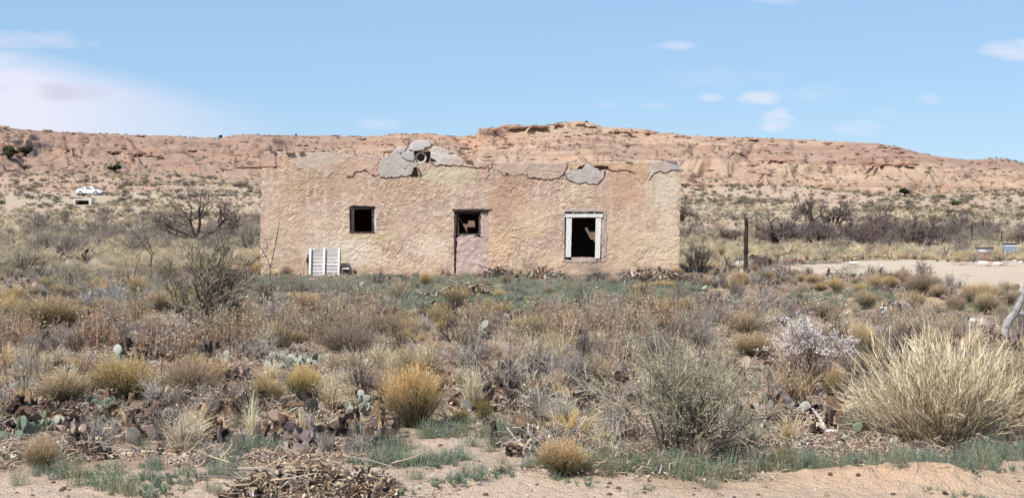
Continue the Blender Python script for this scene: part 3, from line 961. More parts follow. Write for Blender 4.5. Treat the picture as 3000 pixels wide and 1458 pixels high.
# added dark backing for the gable hole, the clay pipe, and the slab that lies over it
g = Geo(); V_ = []
g.box((hx(1238), HY + .75, hz(468)), (.62, .5, .60), (.25, .18, .14), jit=.02)
link('hole_backing', g.mesh('hole_backing', M_WALL), house)
pc = W(1233, 462, HY + .12)
ang = np.linspace(0, 2 * math.pi, 25)[:-1]
g = Geo()
prof = [(.185, -.06), (.13, -.06), (.122, .0), (.122, .42), (.185, .42)]
rings = np.array([[(pc.x + r_ * math.cos(a) * 1.0, pc.y + d_, pc.z + r_ * math.sin(a)) for a in ang] for r_, d_ in prof])
q = []
for i in range(5):
    for j in range(24):
        a_, b_ = i * 24 + j, i * 24 + (j + 1) % 24
        c_, d_ = ((i + 1) % 5) * 24 + (j + 1) % 24, ((i + 1) % 5) * 24 + j
        q.append([a_, d_, c_, b_])
g.add(rings.reshape(-1, 3), quads=q, col=(.50, .44, .39))
g.tubes(np.array([[[pc.x, pc.y + .10, pc.z], [pc.x, pc.y + .13, pc.z]]]), .12, (.10, .07, .06), 12)
link('pipe', g.mesh('pipe', M_ROCK), house)['label'] = 'round clay pipe end set in the gable'
g = Geo(); g.box((hx(1235), HY + .16, hz(480)), (.42, .34, .07), (.52, .45, .40), jit=.01)
link('ledge', g.mesh('ledge', M_ROCK), house)


def slab(pts, y0, depth, col, name='slab', label=None, mat=None):
    n = len(pts)
    fr = [(hx(a), y0 + 0.03 * math.sin(a), hz(b)) for a, b in pts]
    bk = [(hx(a), y0 + depth, hz(b)) for a, b in pts]
    cx_, cz_ = np.mean([p[0] for p in fr]), np.mean([p[2] for p in fr])
    inner = [(cx_ + (x - cx_) * .86, y0 - .03, cz_ + (z - cz_) * .82) for x, y, z in fr]
    g = Geo()
    q = [[i, i + n, (i + 1) % n + n, (i + 1) % n] for i in range(n)] + [[i + 2 * n, i, (i + 1) % n, (i + 1) % n + 2 * n] for i in range(n)]
    tr = [[3 * n, i + 2 * n, (i + 1) % n + 2 * n] for i in range(n)] + [[3 * n + 1, (i + 1) % n + n, i + n] for i in range(n)]
    g.add(fr + bk + inner + [(cx_, y0 - .035, cz_), (cx_, y0 + depth, cz_)], quads=q, tris=tr, col=col)
    o = link(name, g.mesh(name, mat or M_ROCK), house)
    if label:
        o['label'] = label


slab([(1196, 441), (1199, 430), (1208, 418), (1216, 413), (1240, 411), (1256, 412), (1265, 420), (1262, 430), (1244, 435), (1243, 439), (1212, 443)], HY - .05, .55, (.50, .455, .42), label='pale grey slab lying on top of the gable')
slab([(1163, 440), (1172, 431), (1186, 428), (1192, 431), (1190, 440), (1184, 446), (1170, 450)], HY - .045, .4, (.47, .42, .385))
slab([(1176, 447), (1194, 443), (1214, 445), (1216, 462), (1212, 474), (1190, 470), (1178, 460)], HY - .055, .05, (.42, .385, .37))
slab([(1262, 424), (1275, 421), (1286, 426), (1280, 430), (1266, 428)], HY + .1, .3, (.22, .15, .11))
# coping stones and crumbling lumps along the parapet
for i, (a, b) in enumerate([(800, 443), (850, 446), (885, 446), (1100, 455), (1150, 444), (1305, 437), (1322, 447), (1340, 455), (1352, 466), (1373, 470), (1700, 474), (1790, 474), (1840, 473), (1940, 471), (1965, 472)]):
    w_ = random.uniform(.10, .30)
    g = Geo(); g.box((hx(a), HY + random.uniform(.02, .25), hz(b) + .0), (w_, .25, random.uniform(.035, .07)), random.choice([(.30, .2, .14), (.44, .33, .25), (.36, .26, .19)]), jit=.015)
    link('coping_stone', g.mesh('coping_stone', M_ROCK), house)
# pole sticking out beside the wall
a, b = W(688, 492, 47.0), W(775, 491.5, 47.0)
g = Geo(); g.tubes(np.array([[[a.x, a.y, a.z], [(a.x + b.x) / 2, a.y, (a.z + b.z) / 2 + .01], [b.x + .1, b.y, b.z]]]), [[.03, .038, .045]], (.15, .09, .065), 8)
link('roof_beam', g.mesh('roof_beam', M_WOOD), house)['label'] = 'thin round roof pole sticking out past the corner'
# stick in the broken corner under the gable
g = Geo(); a, b = W(1222, 494, HY - .0), W(1236, 514, HY - .02)
g.tubes(np.array([[list(a), list(b)]]), .03, (.17, .12, .10), 6)
a, b = W(1224, 503, HY - .0), W(1230, 517, HY - .02)
g.tubes(np.array([[list(a), list(b)]]), .02, (.35, .30, .27), 5)
link('lath', g.mesh('lath', M_WOOD), house)

# ------------------------------------------------------------------ pallet, post, log, stakes
def pallet():
    p0 = W(951, 803, 44.35)
    p0.z = h1(p0.x, p0.y)
    root = link('wooden_pallet', None, loc=p0)
    tag(root, 'whitewashed wooden pallet leaning against the house wall below the small window', 'pallet')
    lean = math.atan2(.30, .85)
    root.rotation_euler = (-lean, 0, R(1.5))
    def bx(n_, c, s, col):
        g_ = Geo(); g_.box(c, s, col, jit=.003)
        ob_ = link(n_, g_.mesh(n_, M_PAINT), root)
        ob_.rotation_euler = (0, random.uniform(-.012, .012), 0)
    hh = .90
    for x, w_ in ((-.465, .065), (-.03, .06), (.44, .06)):
        bx('stringer', (x, -.02, hh / 2), (w_, .09, hh), (.62, .57, .53))
    n_ = 8
    for i in range(n_):
        z = .05 + i * (.80 / (n_ - 1))
        c = random.uniform(.28, .46)
        bx('slat', (random.uniform(-.01, .01), .038, z), (.97, .022, .092), (c, c * .93, c * .91))


pallet()


def log_(name, pts, rad, col, label, cat, sides=10, mat=None, group=None):
    g_ = Geo()
    k = 6 * (len(pts) - 1) + 1
    P = np.array([[*p] for p in pts], float)
    t_ = np.linspace(0, len(pts) - 1, k)
    PP = np.stack([np.interp(t_, np.arange(len(pts)), P[:, i]) for i in range(3)], 1)
    rr_ = np.interp(t_, np.arange(len(pts)), rad)
    base = PP[0].copy()
    PP = PP - base
    PP[1:-1] += rng.normal(size=PP[1:-1].shape) * rr_[1:-1, None] * .10
    cc = np.array(col)[None, None, :] * (1 + .2 * rng.normal(size=(1, k, 1)))
    g_.tubes(PP[None], rr_[None] * (1 + .08 * rng.normal(size=(1, k))), np.clip(cc, .01, .9), sides)
    o = link(name, g_.mesh(name, mat or M_WOOD), None, base)
    return tag(o, label, cat, group)


yb = Yof(800)
b_ = W(2185, 800, yb); t_ = W(2186, 641, yb)
log_('wooden_post', [(b_.x, yb, b_.z - .2), (b_.x + .005, yb, (b_.z + t_.z) / 2), (t_.x, yb, t_.z)], [.078, .072, .075], (.045, .034, .030), 'lone dark weathered post standing upright on the bare ground beside the house', 'post', 9)
a, b = W(2196, 764, 55.5), W(2252, 774, 55.0)
log_('fallen_log', [(a.x, a.y, a.z), (b.x, b.y, .16)], [.30, .19], (.06, .042, .035), 'thick dark charred log lying behind the upright post', 'log', 12)
a = W(2186, 778, 55.6)


def rock_mesh(name, seed, sq=(1, .8, .6), col=(.4, .33, .27), sub=2, rough=.28):
    bm = __import__('bmesh').new()
    __import__('bmesh').ops.create_icosphere(bm, subdivisions=sub, radius=.5)
    V = np.array([v.co[:] for v in bm.verts]); Fc = np.array([[v.index for v in f.verts] for f in bm.faces])
    bm.free()
    r_ = 1 + rough * fbm(V[:, 0] * 3 + seed, V[:, 1] * 3 + V[:, 2] * 2, seed, 3)
    V = V * r_[:, None] * np.array(sq)
    # chip flat faces
    rs = np.random.default_rng(seed)
    for _ in range(6):
        n_ = rs.normal(size=3); n_ /= np.linalg.norm(n_)
        d_ = V @ n_; lim = .34 * np.abs(np.array(sq) * n_).sum() ** .5
        V = V - np.maximum(d_ - lim, 0)[:, None] * n_
    g_ = Geo(); g_.add(V, tris=Fc, col=col)
    return g_.mesh(name, M_ROCK)


ROCK_PALE = [rock_mesh('pale_rock', 11 + i, (1, .8, .5), (.62, .57, .52)) for i in range(3)]
ROCK_TAN = [rock_mesh('tan_rock', 21 + i, (1, .8, .55), (.42, .31, .23)) for i in range(3)]
ROCK_DARK = [rock_mesh('dark_rock', 31 + i, (1, .8, .6), (.16, .11, .09)) for i in range(2)]


def place_rock(px, pyb, wpx, kind, label, hpx=None, cat='rock', group=None, name='rock'):
    Y = Yof(pyb) if pyb > 712 else 100
    p = W(px, pyb, Y)
    s = wpx * Y / F
    me = random.choice(kind)
    o = link(name, me, None, (p.x, p.y, h1(p.x, p.y) + s * .12), (0, 0, random.uniform(0, 6.28)), (s, s, s * (1.0 if hpx is None else hpx / wpx * 2.0)))
    return tag(o, label, cat, group)


for a_ in [
    (2168, 783, 62, ROCK_PALE, 'white block of stone lying behind the dark upright post', 28),
    (2228, 757, 20, ROCK_PALE, 'small white stone just beyond the charred log', 8),
    (2256, 752, 20, ROCK_PALE, 'white stone in the row beyond the charred log', 7),
    (2288, 754, 18, ROCK_PALE, 'small white stone at the start of the green strip beyond the log', 7),
    (2308, 752, 20, ROCK_PALE, 'white stone beside the green strip beyond the log', 7),
    (2335, 753, 16, ROCK_PALE, 'smallest white stone by the green strip beyond the log', 5),
    (2502, 777, 36, ROCK_PALE, 'flat white rock at the edge of the sandy clearing', 12),
    (2110, 748, 30, ROCK_PALE, 'low pale stone in the grass behind the house corner', 9),
    (858, 824, 34, ROCK_PALE, 'flat pale stone in the green plants before the pallet', 8),
    (1102, 829, 20, ROCK_PALE, 'small whitish stone in the green plants before the small window', 9),
    (355, 944, 22, ROCK_PALE, 'round pale stone amid brown seed stalks', 20),
    (1830, 1352, 30, ROCK_PALE, 'chalky stone half hidden under the big olive shrub', 22),
    (1795, 1330, 26, ROCK_PALE, 'pale stone in the grey brushwood under the olive shrub', 18),
    (2375, 1303, 34, ROCK_PALE, 'white crumbly stone by the round green cactus pad', 22),
    (2765, 1306, 32, ROCK_PALE, 'thin white flake of stone at the foot of the straw-coloured clump', 9),
    (2390, 880, 44, ROCK_TAN, 'low tan rock beside the grey brushwood pile', 14),
    (2430, 882, 60, ROCK_TAN, 'broad tan rock bank behind the white flowering shrub', 16),
    (2250, 832, 44, ROCK_TAN, 'flat pinkish stone on the ground right of the post foot', 10),
    (2265, 1188, 46, ROCK_TAN, 'pinkish rock beside the dead grey branch', 24),
    (2880, 960, 46, ROCK_TAN, 'tan rock beneath the bleached fallen trunk', 20),
    (2845, 945, 30, ROCK_TAN, 'small tan stone at the end of the bleached fallen trunk', 12),
    (1130, 985, 26, ROCK_PALE, 'pale stone among grey twigs behind the brown bush', 16),
    (660, 1080, 26, ROCK_TAN, 'brown stone in the sandy gap between golden bushes', 12),
    (640, 1290, 30, ROCK_TAN, 'reddish stone beside the big tuft of pale grass', 16),
    (1300, 1243, 26, ROCK_TAN, 'rounded tan stone on open soil by the big round golden bush', 12),
]:
    place_rock(*a_)
#SPLIT_PLANTS

# ------------------------------------------------------------------ plants: one builder for each kind, unit width and height
def rs_(s):
    global rng
    rng = np.random.default_rng(s)
    return rng


def unit(n):
    v = rng.normal(size=(n, 3))
    return v / np.linalg.norm(v, axis=1, keepdims=True)


def curve_pts(A, B, k=4, bow=0.0, up=0.8, out=1.3):
    t = np.linspace(0, 1, k)[None, :, None]
    D = (B - A)[:, None, :]
    P = A[:, None, :] + D * t
    P[:, :, :2] = A[:, None, :2] + D[:, :, :2] * t ** out
    P[:, :, 2:] = A[:, None, 2:] + D[:, :, 2:] * t ** up
    if bow:
        b = rng.normal(size=(len(A), 1, 3)) * bow
        P = P + b * (t * (1 - t) * 4)
    return P


def jitc(col, n, k=None, v=.2):
    col = np.asarray(col, float)
    f = 1 + v * rng.normal(size=(n, 1))
    c = np.clip(col[None, :] * f, .004, .95)
    return c if k is None else np.repeat(c[:, None, :], k, axis=1)


def mk_round_bush(seed, n=520, gold=(.60, .44, .24), low=(.085, .08, .045), lowfrac=.55, flat=1.0, tw=6, fw=.0075):
    rs_(seed)
    ph = rng.uniform(0, 2 * math.pi, n)
    ct = rng.uniform(0.02, 1, n) ** .8
    st = np.sqrt(1 - ct ** 2)
    lump = 1 + .34 * fbm(np.cos(ph) * 1.4 + seed, np.sin(ph) * 1.4 + ct * 2, seed, 3)
    rr = lump * rng.uniform(.80, 1.0, n)
    E = np.stack([.5 * st * np.cos(ph) * rr, .5 * st * np.sin(ph) * rr, .38 + .60 * ct * rr], 1)
    b = rng.uniform(0, 2 * math.pi, n); br = rng.uniform(0, .07, n)
    A = np.stack([br * np.cos(b), br * np.sin(b), np.zeros(n) - .02], 1)
    P = curve_pts(A, E, 5, .03, .95, 1.0)
    g1 = Geo()
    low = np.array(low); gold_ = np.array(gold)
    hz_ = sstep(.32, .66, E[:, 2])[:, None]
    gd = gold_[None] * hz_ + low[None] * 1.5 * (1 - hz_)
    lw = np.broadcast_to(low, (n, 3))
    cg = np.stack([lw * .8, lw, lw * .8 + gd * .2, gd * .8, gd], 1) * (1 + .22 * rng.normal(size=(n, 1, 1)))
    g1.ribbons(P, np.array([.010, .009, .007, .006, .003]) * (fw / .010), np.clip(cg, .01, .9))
    g2 = Geo()
    m_ = n * tw
    i = np.repeat(np.arange(n), tw)
    t0 = rng.uniform(.45, .9, m_)[:, None]
    S = P[i, 2] * (1 - (t0 - .45) / .55) + P[i, 4] * ((t0 - .45) / .55)
    d = (P[i, 4] - P[i, 2])
    E2 = S + d * rng.uniform(.2, .6, (m_, 1)) + rng.normal(size=(m_, 3)) * .04
    hf = sstep(.30, .62, S[:, 2] + .10 * rng.normal(size=m_))[:, None]  # twigs greener low down; dark zone widened to paint in shade
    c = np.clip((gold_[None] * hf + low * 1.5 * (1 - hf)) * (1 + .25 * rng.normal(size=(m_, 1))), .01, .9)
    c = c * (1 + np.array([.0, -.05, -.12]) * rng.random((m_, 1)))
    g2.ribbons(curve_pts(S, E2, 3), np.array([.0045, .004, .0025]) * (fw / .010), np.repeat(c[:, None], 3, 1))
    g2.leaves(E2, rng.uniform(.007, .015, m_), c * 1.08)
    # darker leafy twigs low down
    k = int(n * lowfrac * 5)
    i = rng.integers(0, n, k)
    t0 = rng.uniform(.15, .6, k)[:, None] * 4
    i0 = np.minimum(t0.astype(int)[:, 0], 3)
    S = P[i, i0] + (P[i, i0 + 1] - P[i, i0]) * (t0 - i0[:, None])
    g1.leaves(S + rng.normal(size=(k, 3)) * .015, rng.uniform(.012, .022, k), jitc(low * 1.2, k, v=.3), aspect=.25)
    return [('stems', g1.mesh('bush_stems', M_PLANT)), ('crown', g2.mesh('bush_crown', M_PLANT))]


def mk_tuft(seed, n=150, col=(.60, .49, .315), low=(.38, .29, .18), droop=.35, spread=.5, w=.012, heads=True, base=.07, dark=.15):
    rs_(seed)
    ph = rng.uniform(0, 2 * math.pi, n)
    sp = spread * rng.uniform(.05, 1, n) ** .7
    hh = rng.uniform(.45, 1.0, n) * (1 - .35 * (sp / spread) ** 2)
    br = rng.uniform(0, base, n)
    A = np.stack([br * np.cos(ph), br * np.sin(ph), np.zeros(n) - .02], 1)
    E = np.stack([sp * np.cos(ph), sp * np.sin(ph), hh], 1)
    P = curve_pts(A, E, 5, .04, .7, 1.5)
    dr = droop * rng.uniform(0, 1, n) ** 2 * hh
    P[:, 4, 2] -= dr * .9; P[:, 3, 2] -= dr * .25
    P[:, 4, :2] *= (1 + .4 * dr[:, None])
    col = np.array(col); low = np.array(low)
    lo = np.where(rng.random((n, 1)) < dark, low * .6, low)
    c = np.stack([lo, lo * .5 + col * .5, np.broadcast_to(col, (n, 3)), np.broadcast_to(col, (n, 3)), np.broadcast_to(col * 1.05, (n, 3))], 1)
    c = np.clip(c * (1 + .2 * rng.normal(size=(n, 1, 1))), .01, .95)
    g = Geo()
    g.ribbons(P, np.array([w, w, w * .85, w * .6, w * .2]), c)
    if heads:
        k = n // 3
        g.leaves(P[:k, 4], .028, jitc(col * 1.05, k), aspect=.3)
    return g.mesh('dry_tuft', M_PLANT)


def mk_weeds(seed, n=16, col=(.31, .20, .135), head=(.44, .31, .21), white=.15, leafy=.5):
    """upright dead stalks carrying brown seed heads"""
    rs_(seed)
    A = np.stack([rng.normal(size=n) * .16, rng.normal(size=n) * .16, np.zeros(n) - .03], 1)
    hh = rng.uniform(.45, 1.0, n)
    E = A + np.stack([rng.normal(size=n) * .10, rng.normal(size=n) * .10, hh], 1)
    P = curve_pts(A, E, 5, .03, 1, 1)
    g = Geo()
    c = jitc(col, n, 5, .3)
    g.ribbons(P, np.array([.016, .014, .012, .010, .006]), c)
    m_ = n * 9
    i = rng.integers(0, n, m_)
    t0 = rng.uniform(.35, 1, m_)[:, None]
    S = A[i] + (P[i, 4] - A[i]) * t0
    ph = rng.uniform(0, 6.283, m_)
    L = rng.uniform(.05, .15, m_) * (1.25 - t0[:, 0])
    E2 = S + np.stack([np.cos(ph) * L, np.sin(ph) * L, L * 1.2], 1)
    g.ribbons(curve_pts(S, E2, 3, .01), np.array([.007, .006, .004]), jitc(col, m_, 3, .3))
    hc = jitc(head, m_, v=.3)
    wm = rng.random(m_) < white
    hc[wm] = np.array([.55, .48, .40])
    for _ in range(2):
        g.leaves(E2 + rng.normal(size=(m_, 3)) * .012, rng.uniform(.012, .026, m_), hc, aspect=.7)
    k = int(n * 8 * leafy)
    i = rng.integers(0, n, k); t0 = rng.uniform(.05, .7, k)[:, None]
    S = A[i] + (P[i, 4] - A[i]) * t0 + rng.normal(size=(k, 3)) * .02
    g.leaves(S, rng.uniform(.02, .045, k), jitc(np.array(col) * 1.3, k, v=.35), aspect=.3)
    return g.mesh('seed_stalks', M_PLANT)


def mk_feather(seed, n=70, col=(.24, .27, .19)):
    rs_(seed)
    A = np.stack([rng.normal(size=n) * .14, rng.normal(size=n) * .14, np.zeros(n) - .01], 1)
    ph = rng.uniform(0, 6.283, n); L = rng.uniform(.05, .25, n)
    E = A + np.stack([np.cos(ph) * L, np.sin(ph) * L, rng.uniform(.2, .8, n)], 1)
    g = Geo(); g.ribbons(curve_pts(A, E, 3, .03), np.array([.008, .010, .004]), jitc(col, n, 3, .3))
    i = rng.integers(0, n, n * 6); t = rng.uniform(.2, 1, n * 6)[:, None]
    g.leaves(A[i] + (E[i] - A[i]) * t + rng.normal(size=(n * 6, 3)) * .02, rng.uniform(.015, .035, n * 6), jitc(col, n * 6, v=.3), aspect=.3)
    return g.mesh('green_forb', M_PLANT)


def mk_forb(seed, n=110, col=(.185, .225, .155), h=.5):
    """low rosettes of narrow green leaves"""
    rs_(seed)
    nr = 9
    cx = rng.normal(size=(nr, 2)) * .24
    i = rng.integers(0, nr, n)
    ph = rng.uniform(0, 6.283, n)
    L = rng.uniform(.08, .20, n)
    A = np.concatenate([cx[i], np.zeros((n, 1)) - .01], 1)
    E = A + np.stack([np.cos(ph) * L, np.sin(ph) * L, rng.uniform(.25, 1.0, n) * h * (1.1 - L * 3)], 1)
    P = curve_pts(A, E, 4, .01, .7, 1.2)
    P[:, 3, 2] -= .03
    g = Geo()
    g.ribbons(P, np.array([.008, .020, .018, .004]), np.repeat(jitc(col, n, v=.3)[:, None], 4, 1))
    return g.mesh('green_forb', M_PLANT)


def mk_litter(seed, n=60, cols=((.40, .30, .22), (.28, .20, .15), (.54, .44, .33), (.17, .12, .10), (.46, .38, .33))):
    rs_(seed)
    g = Geo()
    c = np.array(cols)[rng.integers(0, len(cols), n)]
    A = np.concatenate([rng.uniform(-.5, .5, (n, 2)), rng.uniform(0, .05, (n, 1))], 1)
    ph = rng.uniform(0, 6.283, n); L = rng.uniform(.05, .30, n)
    E = A + np.stack([np.cos(ph) * L, np.sin(ph) * L, rng.uniform(-.01, .09, n)], 1)
    g.tubes(curve_pts(A, E, 3, .03, 1, 1), np.array([.006, .006, .004]) * rng.uniform(.5, 1.6, (n, 1)), np.repeat(c[:, None], 3, 1), 3)
    m_ = n * 2
    P = np.concatenate([rng.uniform(-.5, .5, (m_, 2)), rng.uniform(0, .03, (m_, 1))], 1)
    g.leaves(P, rng.uniform(.012, .04, m_), np.array(cols)[rng.integers(0, len(cols), m_)] * 1.1, flat=.5, aspect=.7)
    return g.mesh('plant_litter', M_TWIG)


def grow(p, d, L, r, lev, P_, out):
    k = 5
    pts = [p]
    dd = d.copy()
    for _ in range(k - 1):
        dd = dd + rng.normal(size=3) * P_['wander'] + np.array([0, 0, P_['lift']])
        dd /= np.linalg.norm(dd)
        pts.append(pts[-1] + dd * L / (k - 1))
    rend = r * P_['taper']
    out.append((np.array(pts), r, rend, lev))
    if lev >= P_['levels']:
        return
    for c in range(P_['kids'][lev]):
        t = rng.uniform(P_['t0'], 1.0)
        i = min(int(t * (k - 1)), k - 2); f_ = t * (k - 1) - i
        q = pts[i] * (1 - f_) + pts[i + 1] * f_
        ax = rng.normal(size=3); ax -= ax.dot(dd) * dd; ax /= np.linalg.norm(ax)
        a = P_['angle'] * rng.uniform(.6, 1.3)
        nd = dd * math.cos(a) + ax * math.sin(a)
        grow(q, nd, L * P_['ratio'] * rng.uniform(.7, 1.15), max(r * (1 - t * (1 - P_['taper'])) * P_['rr'], P_['rmin']), lev + 1, P_, out)


def mk_branchy(seed, stems=14, L=.5, r=.012, levels=2, kids=(5, 5), angle=.55, ratio=.6, wander=.12, lift=.03, taper=.55, rr=.62, rmin=.0025, t0=.3,
               lean=.7, basew=.05, bark=(.16, .125, .105), tip=None, leaf=None, leafn=0, leafsize=.012, sides0=5, normalise=True, name='bare_shrub', blossoms=None, dirs=None):
    rs_(seed)
    P_ = dict(levels=levels, kids=kids, angle=angle, ratio=ratio, wander=wander, lift=lift, taper=taper, rr=rr, rmin=rmin, t0=t0)
    out = []
    for s in range(stems):
        if dirs:
            d = np.array(dirs[s][:3], float); l_ = dirs[s][3]
        else:
            a = rng.uniform(0, 6.283); le = lean * rng.uniform(.1, 1) ** .7
            d = np.array([math.sin(le) * math.cos(a), math.sin(le) * math.sin(a), math.cos(le)]); l_ = 1
        d /= np.linalg.norm(d)
        a = rng.uniform(0, 6.283); br = basew * rng.random() ** .5
        grow(np.array([br * math.cos(a), br * math.sin(a), -.02]), d, L * l_ * rng.uniform(.8, 1.15), r * rng.uniform(.75, 1.1), 0, P_, out)
    allp = np.concatenate([o_[0] for o_ in out])
    if normalise:
        sx = 1.0 / np.ptp(np.quantile(allp[:, 0], [.003, .997])); sz = 1.0 / np.quantile(allp[:, 2], .996)
        cx_ = 0
        for o_ in out:
            o_[0][:] = (o_[0] - np.array([cx_, 0, 0])) * np.array([sx, sx, sz])
    g = Geo()
    tip = np.array(bark if tip is None else tip)
    for lev in range(levels + 1):
        L_ = [o_ for o_ in out if o_[3] == lev]
        if not L_:
            continue
        P = np.array([o_[0] for o_ in L_])
        rad = np.array([np.linspace(o_[1], o_[2], 5) for o_ in L_])
        f_ = lev / max(levels, 1)
        c = jitc(np.array(bark) * (1 - f_) + tip * f_, len(L_), 5, .22)
        if lev >= 2 or (lev == levels and levels > 0):
            g.ribbons(P, rad * 2.2, c)
        else:
            g.tubes(P, rad, c, sides0 if lev == 0 else 3)
    parts = [('branches', g.mesh(name, M_TWIG))]
    term = [o_[0] for o_ in out if o_[3] == levels]
    if leaf is not None:
        P = np.array(term); n = len(P); m_ = n * leafn
        i = rng.integers(0, n, m_); j = rng.integers(1, 5, m_)
        Q = P[i, j] + (P[i, j - 1] - P[i, j]) * rng.random((m_, 1)) + rng.normal(size=(m_, 3)) * leafsize * .9
        g2 = Geo()
        g2.leaves(Q, leafsize * rng.uniform(.6, 1.3, m_), jitc(leaf, m_, v=.3), aspect=.45)
        if blossoms:
            bc, bn, bs = blossoms
            P = np.array(term); m_ = len(P) * bn
            i = rng.integers(0, len(P), m_)
            Q = P[i, 4] + rng.normal(size=(m_, 3)) * .016
            hgt = Q[:, 2]
            kp = hgt > np.quantile(hgt, .35)
            Q = Q[kp]
            for _ in range(2):
                g2.leaves(Q, bs * rng.uniform(.6, 1.3, len(Q)), jitc(bc, len(Q), v=.08), aspect=.8)
        parts.append(('foliage', g2.mesh(name + '_foliage', M_PLANT)))
    return parts


def mk_crown(seed, n=1500, leaf=(.045, .055, .028), size=.045, bark=(.1, .07, .05), flat=.8):
    """a dense evergreen: trunk plus a lumpy crown of small sprays"""
    rs_(seed)
    nl = 14
    C = unit(nl) * rng.uniform(.12, .34, (nl, 1)); C[:, 2] = C[:, 2] * .9 + .55
    r_ = rng.uniform(.14, .22, nl)
    i = rng.integers(0, nl, n)
    Q = C[i] + unit(n) * (r_[i] * rng.uniform(.6, 1.0, n))[:, None]
    Q[:, 2] = np.clip(Q[:, 2], .08, 1.0)
    g = Geo(); g.leaves(Q, size * rng.uniform(.6, 1.3, n), jitc(leaf, n, v=.3), aspect=.6)
    for c, rr_ in zip(C, r_):
        th = np.linspace(0, 2 * math.pi, 9)[:-1]
        g.tubes(np.array([[c + [0, 0, -rr_ * .75], c + [0, 0, -rr_ * .3], c + [0, 0, rr_ * .4], c + [0, 0, rr_ * .75]]]), np.array([[.3, .8, .7, .25]]) * rr_, np.array(leaf) * .7, 7)
    g2 = Geo()
    A = np.zeros((5, 3)); B = C[:5]
    g2.tubes(curve_pts(A, B, 4, .03), np.array([.03, .025, .018, .01]), bark, 5)
    return [('trunk', g2.mesh('tree_trunk', M_TWIG)), ('crown', g.mesh('tree_crown', M_PLANT))]


# prickly pear
def pad_mesh(seed, col=(.15, .19, .11), thick=.16, wr=.0):
    rs_(seed)
    nu, nv = 12, 7
    u = np.arange(nu) / nu * 2 * math.pi
    v = np.linspace(0.02, math.pi - .02, nv)
    U, V_ = np.meshgrid(u, v)
    x = np.sin(V_) * np.cos(U) * .5 * (1 - .18 * np.cos(V_) * -1)
    z = -np.cos(V_) * .58 + .55
    y = np.sin(V_) * np.sin(U) * thick * (.75 + .25 * np.cos(2 * U)) + wr * np.sin(z * 9 + x * 4)
    x = x * (.62 + .38 * sstep(0, .6, z)) * (1 + .08 * rng.normal())
    g = Geo()
    i = (np.arange(nv - 1)[:, None] * nu + np.arange(nu)[None]).ravel()
    jn = (np.arange(nv - 1)[:, None] * nu + (np.arange(nu)[None] + 1) % nu).ravel()
    c = np.array(col) * (1 + .25 * fbm(x * 4 + seed, z * 4, seed, 2))[..., None]
    g.add(np.stack([x, y, z], -1).reshape(-1, 3), quads=np.stack([i, jn, jn + nu, i + nu], 1), col=np.clip(c.reshape(-1, 3), .01, .9))
    return g.mesh('cactus_pad', M_CACTUS, True)


PADS = {'green': [pad_mesh(401, (.15, .175, .12)), pad_mesh(402, (.12, .15, .105))],
        'grey': [pad_mesh(403, (.33, .33, .27)), pad_mesh(404, (.25, .255, .195), wr=.02)],
        'brown': [pad_mesh(405, (.24, .16, .125), .10, .05), pad_mesh(406, (.13, .09, .075), .09, .06), pad_mesh(410, (.36, .26, .20), .09, .05)],
        'dark': [pad_mesh(411, (.05, .042, .038), .10, .05), pad_mesh(412, (.09, .065, .055), .09, .06)],
        'purple': [pad_mesh(407, (.20, .145, .15), .11, .03), pad_mesh(408, (.15, .11, .105), .10, .04), pad_mesh(409, (.26, .23, .19), .11, .03)]}


CLEARS = []


def cactus(px0, px1, top, base, kind, label, pad_px=34, n=None, group=None):
    """a clump of pads that spreads from px0 to px1 on the ground"""
    Y = Yof(base); cx_ = (px0 + px1) / 2
    x = W(cx_, base, Y).x
    root = link('prickly_pear', None, None, (x, Y, h1(x, Y)))
    tag(root, label, 'cactus', group)
    wd = (px1 - px0) * Y / F; ht = (base - top) * Y / F
    CLEARS.append(((px0 + px1) / 2, base + 2, (px1 - px0) * .5, max(7, (base - 663) * .05), .9))
    pad_px = pad_px * .74
    s = pad_px * Y / F
    n = n or int(min(60, max(7, 3.6 * (wd * ht) / (s * s) + 4)))
    kinds = kind.split('+')
    tips = []
    for i in range(n):
        me = random.choice(PADS[random.choice(kinds)])
        if tips and random.random() < .55:
            p, a0 = random.choice(tips)
            if p[2] > ht - s * .8:
                p = None
        else:
            p = None
        if p is None:
            p = Vector((random.uniform(-.5, .5) * max(wd - s, .01), random.uniform(-.35, .35) * wd, 0)); a0 = 0
            a = random.uniform(-.7, .7)
        else:
            a = a0 + random.uniform(-.8, .8)
        sc = s * random.uniform(.75, 1.25)
        o = link('pad', me, root, p - Vector((0, 0, .01)), (random.uniform(-.5, .5), a, random.uniform(-1.3, 1.3)), sc)
        top_ = p + Vector((math.sin(a), 0, math.cos(a))) * sc * .95
        if top_.z > 0:
            tips.append((top_, a))
    return root


# ------------------------------------------------------------------ the plant library
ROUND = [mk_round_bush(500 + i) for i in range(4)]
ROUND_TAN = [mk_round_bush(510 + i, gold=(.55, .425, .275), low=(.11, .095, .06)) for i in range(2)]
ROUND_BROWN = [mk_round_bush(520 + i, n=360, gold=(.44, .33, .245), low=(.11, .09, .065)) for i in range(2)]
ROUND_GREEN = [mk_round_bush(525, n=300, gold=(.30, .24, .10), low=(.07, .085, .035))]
TUFT = [mk_tuft(530 + i) for i in range(3)]
TUFT_GOLD = [mk_tuft(533, col=(.60, .44, .25), low=(.26, .18, .11), droop=.2)]
TUFT_TALL = [mk_tuft(540 + i, n=210, col=(.74, .62, .43), droop=.5, spread=.42, w=.010) for i in range(3)]
TUFT_GREY = [mk_tuft(550 + i, n=170, col=(.50, .44, .355), low=(.30, .25, .20), droop=.15, spread=.5, w=.011, heads=False) for i in range(2)]
